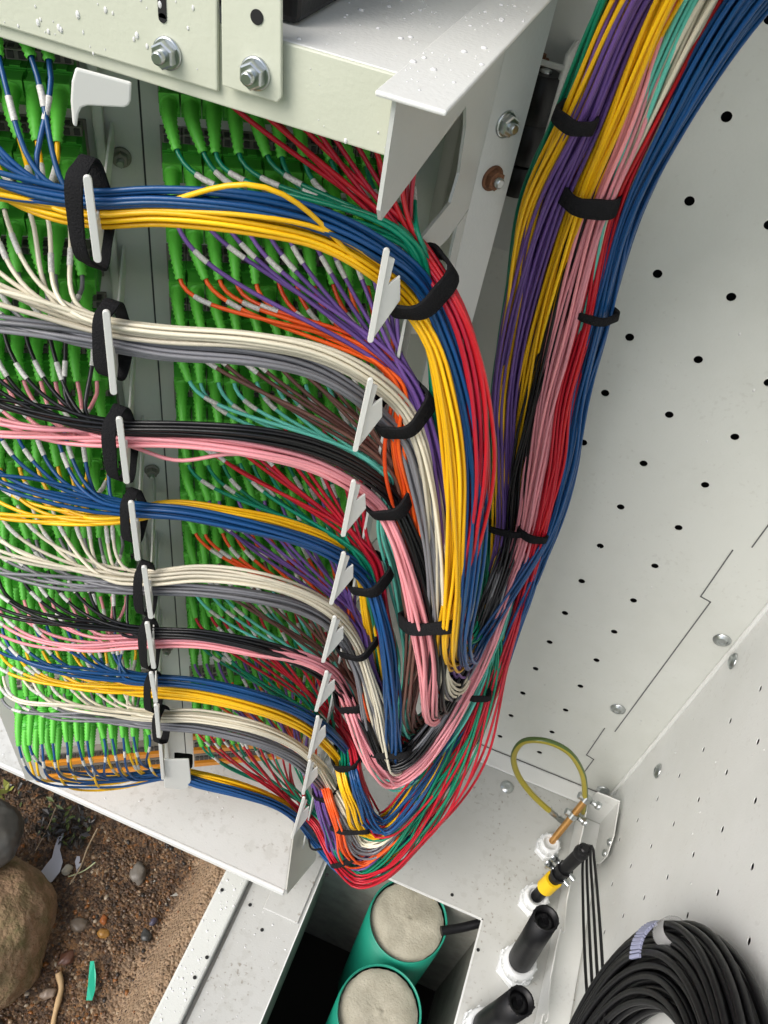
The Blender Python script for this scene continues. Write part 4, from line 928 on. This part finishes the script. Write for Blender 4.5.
mb = MB(PZ(440, 895, -.03)); mb.tube([PZ(433, 899, -.02), PZ(452, 892, -.02)], .0022, 8)
o = mb.build('wood_sliver', mat('pale_wood', (.45, .36, .18), .8)); tag(o, 'pale wood sliver at the back rim of the green pipe', 'stick')

# earth rod, clamps and yellow-green earth cable ------------------------
er = empty('earth_rod', G1[0], 'copper earth rod rising from the furthest gland, held by steel clamps', 'rod')
rod0 = G1[0]+ZV*.012; rod1 = PY(588, 797, .634)
mb = MB(); mb.tube(spline([rod0, rod0*.4+rod1*.6, rod1], .01), .0052, 14); part(mb, 'rod', M_BRASS, er)
dr = (rod1-rod0)/np.linalg.norm(rod1-rod0)
for f_ in (.60, .92):
    p = rod0+(rod1-rod0)*f_; mb = MB(); mb.lathe(p, dr, [(0, .0075), (.009, .0075)], 20)
    s_ = np.cross(dr, (0, 1, 0)); s_ /= np.linalg.norm(s_)
    mb.lathe(p+dr*.0045-s_*.008, -s_, [(0, .004), (.010, .004), (.010, .006), (.015, .006)], 10)
    mb.lathe(p+dr*.0045+s_*.007, s_, [(0, .0055), (.006, .0055)], 6, smooth=False)
    part(mb, 'clamp', M_STEEL, er)
M_EARTH = bpy.data.materials.new('yellow_green_jacket'); M_EARTH.use_nodes = True
t = M_EARTH.node_tree; b_ = t.nodes['Principled BSDF']; b_.inputs['Roughness'].default_value = .3
uvn = t.nodes.new('ShaderNodeAttribute'); uvn.attribute_name = 'around'
rmp = t.nodes.new('ShaderNodeValToRGB'); rmp.color_ramp.interpolation = 'CONSTANT'
rmp.color_ramp.elements[0].color = (.36, .30, .03, 1); rmp.color_ramp.elements[1].color = (.07, .12, .025, 1); rmp.color_ramp.elements[1].position = .58
t.links.new(uvn.outputs['Fac'], rmp.inputs[0]); t.links.new(rmp.outputs[0], b_.inputs['Base Color'])
ec = empty('earth_cable', PY(548, 740, .62), 'looped yellow and green earth cable with crimped lugs above the glands', 'cable')
lp = [(583, 812, .634), (585, 792, .632), (581, 770, .628), (566, 750, .622), (545, 741, .618), (525, 741, .615), (514, 754, .612), (517, 773, .610), (530, 792, .610), (544, 806, .612), (550, 811, .613)]
P = spline([PY(*q) for q in lp], .005); V, F = tube_np(P, .0044, 14)
off = np.array(ec.location); me = mesh_np('cable', V-off, F, [M_EARTH])
at = me.attributes.new('around', 'FLOAT', 'POINT'); at.data.foreach_set('value', np.tile(np.abs((np.arange(14)/14+.15) % 1-.5)*2, len(P)).astype(np.float32))
link('cable', me, ec)
d_ = PY(572, 829, .615)-PY(550, 811, .613); d_ /= np.linalg.norm(d_)
mb = MB(); p = PY(550, 811, .613); mb.lathe(p-d_*.002, d_, [(0, .0045), (.016, .0045), (.018, .003)], 14); mb.box(p+d_*.026, (.009, .006, .0013), [d_, np.cross(d_, (0, 1, 0)), (0, 1, 0)])
part(mb, 'crimp_lug', M_STEEL, ec)
mb = MB(); p = PY(583, 812, .634); mb.lathe(p, (0, 0, -1), [(0, .0052), (.016, .0052)], 14); part(mb, 'crimp_lug', M_STEEL, ec)

# white comb bracket --------------------------------------------------
br = empty('cable_bracket', (0.282, .5, 0.0), 'white bent sheet bracket with hooked edge between the glands and side wall', 'bracket')
BXx = .272
def BP(y, z): return (BXx, y, z)
mb = MB()
edge = [(.655, .004), (.655, .060), (.600, .062), (.560, .052), (.500, .048), (.470, .060), (.452, .066), (.452, .058), (.462, .052), (.462, .044), (.440, .040), (.400, .040), (.372, .052), (.350, .066), (.340, .066), (.340, .056), (.352, .048), (.352, .038), (.20, .036), (.20, .004)]
mb.prism([BP(*p) for p in edge], (.0020, 0, 0)); part(mb, 'hooked_plate', M_SIDE, br, .0006)
mb = MB(); a = [PX(584, 800, .283), PX(603, 797, .283)]
fl = [(.2745, .655, .004), (.2745, .655, .081), (.278, .655, .088), (.312, .655, .088), (.312, .655, .004)]
mb.prism(fl, (0, .002, 0)); mb.prism([(.3125, .657, .004), (.3125, .657, .088), (.3125, .60, .088), (.3125, .575, .07), (.3125, .575, .04), (.3125, .59, .004)], (-.0018, 0, 0)); part(mb, 'end_plate', M_SIDE, br, .0008)
mb = MB(); mb.bb((.2745, .20, .0008), (.317, .654, .0028)); part(mb, 'base_flange', M_SIDE, br)
for q, m_ in [((593, 845), M_RUST), ((592, 817), M_RUST), ((610, 842), M_STEEL), ((605, 853), M_STEEL)]:
    mb = MB(); p = PX(*q, .3105); mb.lathe(p, (-1, 0, 0), [(0, .006), (.002, .0055), (.004, .003)], 16); part(mb, 'screw', m_, br)

# tagged cable in gland 2 -------------------------------------------------
tc_ = empty('tagged_cable', G2[0], 'short black cable joint with a yellow tag and steel clips, leaning to the bracket', 'cable')
c0 = G2[0]+ZV*.018; c2_ = PY(574, 860, .515); c3_ = PY(585, 849, .520); mid_ = PY(548, 885, .505)
mb = MB(); mb.tube(spline([c0, mid_, c2_, c3_], .006), .0088, 16); part(mb, 'sheath', M_RUBBER, tc_)
dv = c2_-mid_; dv /= np.linalg.norm(dv)
mb = MB(); mb.tube([mid_+dv*-.009, mid_+dv*.020], .0122, 20); part(mb, 'yellow_tag', M_TAG, tc_)
mb = MB(); vw = -ray(548, 885); sd_ = np.cross(dv, vw); sd_ /= np.linalg.norm(sd_)
for i in range(5):
    for r_ in (-1, 1): mb.box(mid_+dv*(-.002+i*.0042)+vw*.0112+sd_*r_*.0022, (.0012, .0010, .0012), [dv, sd_, vw])
part(mb, 'tag_marks', M_TAGINK, tc_)
for f_ in (.032, .050):
    p = mid_+dv*f_; mb = MB(); mb.lathe(p, dv, [(0, .0115), (.006, .0115)], 22)
    mb.lathe(p-sd_*.010+dv*.003, -sd_, [(0, .0045), (.006, .0045), (.006, .0065), (.012, .0065)], 10, m=1)
    mb.lathe(p+sd_*.009+dv*.003, sd_, [(0, .004), (.009, .004)], 8, m=1)
    part(mb, 'clip', [M_BLACK, M_STEEL], tc_)
mb = MB(); mb.lathe(c3_-dv*.016, dv, [(0, .0095), (.006, .0105), (.014, .0085), (.018, .005)], 16); part(mb, 'end_boot', M_BLACK, tc_)

# hanging thin black leads ------------------------------------------------
for i in range(4):
    dx = (0, 5, 10, 15)[i]
    pts = [c3_+np.array([0, 0, .0]), PX(586+dx*.4, 846, .262), PX(583+dx*.75, 860, .268), PX(583+dx, 900, .272), PX(585+dx*1.15, 960, .274), PX(589+dx*1.1, 1024, .276), PX(592+dx, 1075, .285)]
    P = spline(pts, .006); V, F = tube_np(P, .0019, 9)
    o = link('thin_lead', mesh_np('thin_lead', V-P[0], F, [M_RUBBER])); o.location = Vector(P[0])
    tag(o, 'thin black lead hanging from the tagged cable, %s of four from the left' % ORD[i], 'lead', 'thin black leads hanging from the tagged cable')

# coil of black cable on the side wall --------------------------------------
cc = empty('cable_coil', (0.29, .12, .34), 'thick coil of black cable hung on the side wall at the lower right', 'cable coil')
CL = [((a+.5*(b % 2))*.0068, b*.0059) for a in range(-4, 5) for b in range(-6, 7) if ((a+.5*(b % 2))*.0068/.021)**2+(b*.0059/.035)**2 < 1]
mb = MB(); M_ = len(CL)
for i in range(M_):
    dxr, drr = CL[i]
    th = np.linspace(0, 2*math.pi, 90); w1, w2 = RNG.integers(1, 4), RNG.integers(1, 4); q1, q2 = RNG.uniform(0, 6.3, 2)
    rr = drr*(1+.16*np.sin(th*2+1))+.0030*np.sin(w1*th+q1)
    P = np.stack([.289+dxr+.0022*np.sin(w2*th+q2)+0*th, .120+(.215+rr)*np.cos(th), .340+(.245+rr)*np.sin(th)], 1)
    V, F = tube_np(P, .0031, 9); mb.add(list(V), [tuple(f) for f in F], 0, True)
part(mb, 'coiled_cable', M_RUBBER, cc)
mb = MB(); ang0 = math.atan2((.445-.355)/.25, (.336-.13)/.222)
pc = PX(662, 955, .285)
tt_ = np.linspace(-2.3, 1.9, 40); thc = math.atan2((pc[2]-.34)/.245, (pc[1]-.12)/.215)
cen = np.array([.288, .12+.215*math.cos(thc), .34+.245*math.sin(thc)]); tang = np.array([0, -.215*math.sin(thc), .245*math.cos(thc)]); tang /= np.linalg.norm(tang)
rad = np.cross(tang, (1, 0, 0)); rad /= np.linalg.norm(rad)
if rad@(cen-np.array([.288, .12, .34])) < 0: rad = -rad
P = np.array([cen+rad*.0345*math.cos(a)-np.array([1, 0, 0])*.029*math.sin(a)+tang*.010*(a/2) for a in tt_])
T, N, B = frames(P)
n = 5; V = []; F = []
mbs = MB()
for i in range(0, 38, 1):
    a, b = P[i], P[i+1]; d = (b-a)/np.linalg.norm(b-a); nrm = (a-cen); nrm -= d*(nrm@d); nrm /= np.linalg.norm(nrm)
    mbs.box((a+b)/2+nrm*.001, (np.linalg.norm(b-a)/2*(.93 if i % 4 else .6), .0075, .0016), [d, np.cross(nrm, d), nrm])
part(mbs, 'spiral_wrap', M_SPIRAL, cc, .0006)
mbs = MB(); p = P[1]; mbs.lathe(p-rad*.004, tang+np.array([-.3, 0, 0]), [(-.004, .009), (.010, .010), (.012, .006)], 14); mbs.tube(spline([p, p+tang*-.012+rad*-.006, p+tang*.012-rad*.012], .003), .0025, 8)
part(mbs, 'cable_tie', M_BLACK, cc)
mbs = MB(); c2 = cen+rad*.018+tang*.028-np.array([.012, 0, 0])
mbs.lathe(c2, tang*.9+rad*.15, [(0, .0125), (.004, .0135), (.020, .013), (.024, .012)], 24, caps=False); part(mbs, 'clear_tape', M_CLEAR, cc)
# coil hook
mbs = MB(); mbs.tube(spline([(WX-.001, cen[1], cen[2]+.03), (.29, cen[1]+.01, cen[2]+.035), (.272, cen[1], cen[2]+.03)], .004), .003, 10); part(mbs, 'hook', M_STEEL, cc)

# ================================================================== OUTSIDE: stones, puddle, debris
def rock(name, c, s, seed, m, label, cat='rock', rough=.22, sub=5, rot=0):
    bm = bmesh.new(); bmesh.ops.create_icosphere(bm, subdivisions=sub, radius=1)
    for v in bm.verts:
        p = v.co.copy(); nn = p.normalized()
        k = 1+rough*mnoise.noise(nn*1.3+Vector((seed, 0, 0)))+rough*.35*mnoise.noise(nn*3.5+Vector((0, seed, 0)))+rough*.16*mnoise.noise(nn*9+Vector((0, 0, seed)))+rough*.07*mnoise.noise(nn*30+Vector((seed, 0, seed)))
        v.co = Vector((p.x*s[0]*k, p.y*s[1]*k, p.z*s[2]*k))
    bmesh.ops.rotate(bm, verts=bm.verts, cent=(0, 0, 0), matrix=Matrix.Rotation(rot, 3, 'Z'))
    me = bpy.data.meshes.new(name); bm.to_mesh(me); bm.free(); me.materials.append(m)
    me.polygons.foreach_set('use_smooth', [True]*len(me.polygons))
    o = link(name, me); o.location = Vector(c); tag(o, label, cat); return o
M_ROCK = mat('mossy_sandstone', (0.30, 0.19, 0.11), .85, bump=1.0, bscale=140, mott=.9, mscale=26, mcol=(0.075, 0.085, 0.02), detail=12)
M_ROCK.node_tree.nodes['Bump'].inputs['Distance'].default_value = .006
M_WET_GREY = mat('wet_dark_grey', (0.045, 0.046, 0.045), .3, bump=.3, bscale=30, mott=.7, mscale=9, mcol=(0.14, 0.13, 0.11))
p = PZ(4, 935, -.05)
rock('mossy_rock', (p[0]-.062, p[1]-.020, -.09), (.110, .115, .10), 4.2, M_ROCK, 'large brown mossy boulder at the lower left edge, partly under the smooth grey object', rot=.55)
p = PZ(-6, 836, .02)
rock('grey_rounded_shape', (p[0]-.028, p[1]+.0, .0), (.058, .052, .040), 9.1, M_WET_GREY, 'smooth wet dark grey rounded object lying on the boulder', 'stone', rough=.10, rot=.3)  # rounded grey shape taken for a boot toe, built like a rock
M_WATER_SKY = mat('puddle_sky_tinted', (0.52, 0.53, 0.58), .03, spec=1.0)  # pale base colour stands in for bright sky reflected in the water
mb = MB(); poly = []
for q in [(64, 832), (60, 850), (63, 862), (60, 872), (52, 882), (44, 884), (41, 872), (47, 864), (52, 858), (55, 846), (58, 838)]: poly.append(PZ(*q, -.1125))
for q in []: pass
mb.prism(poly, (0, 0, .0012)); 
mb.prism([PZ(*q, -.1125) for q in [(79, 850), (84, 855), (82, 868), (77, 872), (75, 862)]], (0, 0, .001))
o = mb.build('puddle_sky_tinted', M_WATER_SKY); tag(o, kind='structure')
# gravel
STC = [(0.10, 0.050, 0.024), (0.16, 0.095, 0.05), (0.25, 0.17, 0.10), (0.05, 0.028, 0.015), (0.24, 0.09, 0.02), (0.025, 0.02, 0.016), (0.38, 0.31, 0.22), (0.12, 0.075, 0.045)]
SM = [mat('pebble_%s' % n_, c_, .30, bump=.3, bscale=300, mott=.5, mscale=150) for n_, c_ in zip(['brown', 'tan', 'sand', 'umber', 'rust', 'slate', 'cream', 'taupe'], STC)]
bm0 = bmesh.new(); bmesh.ops.create_icosphere(bm0, subdivisions=1, radius=1); IV = np.array([v.co[:] for v in bm0.verts]); IF = np.array([[v.index for v in f.verts] for f in bm0.faces]); bm0.free()
VV = []; FF = []; MI = []; nn = 0
for i in range(9000):
    x = RNG.uniform(-.62, -.19); y = RNG.uniform(.02, .56)
    if x > -.235 and RNG.random() < .75: continue
    if math.hypot((x+.50)/.10, (y-.37)/.08) < 1 and RNG.random() < .8: continue
    if math.hypot((x+.445)/.035, (y-.300)/.045) < 1 and RNG.random() < .93: continue
    s = .0011+.0036*RNG.random()**4+(.0045*RNG.random() if RNG.random() < .006 else 0)
    if x > -.25: s = min(s, .0018)
    v = IV*(1+RNG.uniform(-.42, .35, (len(IV), 1)))*np.array([1, RNG.uniform(.6, 1), RNG.uniform(.4, .8)])*s
    a = RNG.uniform(0, 6.28); ca, sa = math.cos(a), math.sin(a)
    v = v@np.array([[ca, sa, 0], [-sa, ca, 0], [0, 0, 1]])
    VV.append(v+np.array([x, y, gz(x, y)-s*.05])); FF.append(IF+nn); nn += len(v)
    MI += [int(RNG.choice(8, p=[.24, .15, .07, .22, .07, .12, .03, .10]))]*len(IF)
me = mesh_np('gravel', np.vstack(VV), np.vstack(FF), SM, MI, smooth=False); o = link('gravel', me); tag(o, 'loose wet brown gravel beside the cabinet', 'gravel', kind='stuff')
def pebble(px, s, col, label, seed, flat=.6):
    p = PZ(*px, -.1); z = gz(p[0], p[1]); col = tuple(v*.6 for v in col); m = mat('stone_paint', col, .4, bump=.4, bscale=120, mott=.5, mscale=60)
    rock('pebble', (p[0], p[1], z+s*flat*.1), (s, s*.75, s*flat), seed, m, label, 'stone', .3, 3, seed)
pebble((66, 867), .0085, (.62, .56, .42), 'cream pebble at the edge of the puddle', 1.3)
pebble((138, 872), .016, (.26, .23, .19), 'angular grey-brown stone between puddle and cabinet rail', 2.2)
pebble((103, 933), .009, (.48, .24, .05), 'bright ochre pebble below the rust-red one', 3.4)
pebble((104, 920), .007, (.42, .13, .03), 'small rust-red pebble just above the ochre one', 5.1)
pebble((80, 925), .013, (.22, .17, .12), 'flat brown stone left of the ochre pebble', 6.6, .4)
pebble((153, 921), .006, (.10, .09, .14), 'small dark violet pebble in the gravel', 7.7)
pebble((146, 935), .010, (.06, .06, .055), 'dark slate pebble beside the sandy strip', 8.8, .4)
pebble((47, 992), .010, (.40, .30, .22), 'pale tan stone near the tip of the boulder', 9.9)
pebble((66, 957), .012, (.20, .09, .055), 'reddish brown stone above the stick', 10.5, .5)
def stick(pts, r, col, name, label, cat='twig', dz=.004):
    P = []
    for (x, y) in pts:
        p = PZ(x, y, -.098); P.append((p[0], p[1], gz(p[0], p[1])+dz))
    P = spline(P, .004); rr = np.linspace(r, r*.75, len(P))*(1+.1*np.sin(np.arange(len(P))*.9)); mb = MB(P[0]); mb.tube(P, rr, 8)
    o = mb.build(name, mat(name+'_bark', col, .7, bump=.5, bscale=200)); tag(o, label, cat); return o
stick([(58, 972), (60, 985), (57, 1000), (54, 1012), (51, 1030)], .0042, (.48, .33, .17), 'stick', 'pale peeled stick lying at the bottom left', 'stick')
stick([(56, 808), (47, 828), (35, 850)], .0012, (.30, .22, .14), 'twig', 'thin brown twig leaning over the dark leaves by the smooth grey object', dz=.012)
stick([(98, 830), (88, 848), (80, 868), (70, 885)], .0013, (.34, .26, .16), 'twig', 'thin tan twig reaching the small puddle', dz=.012)
stick([(96, 864), (84, 871), (68, 876)], .0011, (.36, .40, .22), 'grass_stem', 'pale green stem lying beside the cream pebble', 'stem', dz=.010)
p = [PZ(*q, -.095) for q in [(90, 961), (94, 961), (96, 975), (95, 990), (92, 1000), (86, 1000), (88, 985), (89, 972)]]
mb = MB(p[0]); mb.prism([(a[0], a[1], gz(a[0], a[1])+.008) for a in p], (0, 0, .0012))
o = mb.build('plastic_strip', mat('turquoise_plastic', (.02, .42, .26), .4)); tag(o, 'torn turquoise green plastic strip on the gravel', 'plastic strip')
# weeds and dark wet leaves under the tray edge
bmv = []; bmf = []; 
ml = MB()
for i in range(420):
    x = RNG.uniform(-.66, -.42); y = RNG.uniform(.335, .47)
    if RNG.random() < .35: x, y = RNG.uniform(-.50, -.42), RNG.uniform(.335, .38)
    z = gz(x, y)+RNG.uniform(.001, .016); a = RNG.uniform(0, 6.28); L = RNG.uniform(.003, .009); w_ = L*RNG.uniform(.25, .5)
    d = np.array([math.cos(a), math.sin(a), RNG.uniform(-.3, .5)]); s = np.array([-math.sin(a), math.cos(a), RNG.uniform(-.4, .4)])
    p = np.array([x, y, z]); ml.add([p-d*L, p+s*w_, p+d*L, p-s*w_+ZV*.002], [(0, 1, 2), (0, 2, 3)], int(RNG.random() < .12))
o = ml.build('dead_leaves', [mat('black_leaf', (.018, .014, .010), .35), mat('green_leaf', (.09, .13, .03), .5)]); tag(o, 'dark wet leaf litter under the tray edge', 'leaves', kind='stuff')
wd = empty('weed', PZ(8, 795, -.1), 'yellow-green weed sprout beside the smooth grey object', 'plant')
mb = MB(); c0 = PZ(4, 800, -.09)
for i in range(16):
    a = RNG.uniform(0, 6.28); L = RNG.uniform(.008, .020); d = np.array([math.cos(a), math.sin(a), RNG.uniform(.3, 1.2)]); s = np.array([-math.sin(a), math.cos(a), 0]); p = c0+np.array([RNG.uniform(-.014, .014), RNG.uniform(-.014, .014), .01])
    mb.add([p, p+d*L*.5+s*L*.25, p+d*L, p+d*L*.5-s*L*.25], [(0, 1, 2, 3)])
part(mb, 'leaf_blades', mat('weed_green', (.22, .24, .04), .5), wd)
for i in range(4):
    mb = MB(c0+np.array([RNG.uniform(.03, .06), .02, 0])); 
# water droplets --------------------------------------------------------------
bm0 = bmesh.new(); bmesh.ops.create_icosphere(bm0, subdivisions=2, radius=1); DV = np.array([v.co[:] for v in bm0.verts]); DF = np.array([[v.index for v in f.verts] for f in bm0.faces]); bm0.free()
VV = []; FF = []; nn = 0
def drop(p, nrm, s, st=1.0):
    global nn
    nrm = np.asarray(nrm, float); t = np.array([0, 0, 1.]) if abs(nrm[2]) < .9 else np.array([0, 1., 0])
    x = np.cross(nrm, t); x /= np.linalg.norm(x); y = np.cross(nrm, x)
    v = DV*np.array([s, s*st, s*.55]); VV.append(np.asarray(p)+v[:, :1]*x+v[:, 1:2]*y+v[:, 2:]*nrm); FF.append(DF+nn); nn += len(DV)
def rs(): return .00035+.0011*RNG.random()**4
for i in range(110): drop((RNG.uniform(-.0975, -.073), RNG.uniform(.31, .64), 1.0886), ZV, rs()*1.1)
for i in range(130): drop((RNG.uniform(-.15, -.102), RNG.uniform(.338, .62), 1.0863), ZV, rs())
for i in range(70): drop((RNG.uniform(-.30, -.185), .3301, RNG.uniform(1.06, 1.10)), (0, -1, 0), rs()*.8, 1.6)
for i in range(20): drop((RNG.uniform(-.29, -.10), .3329, RNG.uniform(1.054, 1.085)), (0, -1, 0), rs()*.6, 1.5)
for i in range(160): drop((RNG.uniform(-.55, -.11), RNG.uniform(.334, .42), .1335), ZV, rs()*.9)
for i in range(160): drop((RNG.uniform(-.186, -.153), RNG.uniform(.14, .36), .0122), ZV, rs()*1.3)
for i in range(110): drop((WX-.0002, RNG.uniform(.25, .69), RNG.uniform(.05, .72)), (-1, 0, 0), rs()*.9, 1.5)
for i in range(120): drop((RNG.uniform(.02, .31), WY-.0002, RNG.uniform(.05, 1.1)), (0, -1, 0), rs()*.85, 1.5)
for i in range(90): drop((RNG.uniform(-.14, -.065), RNG.uniform(.15, .36), .0002), ZV, rs())
me = mesh_np('water_droplets', np.vstack(VV), np.vstack(FF), [M_DROP_GLINT]); o = link('water_droplets', me); tag(o, 'scattered rain droplets on the painted steel', 'droplets', kind='stuff')
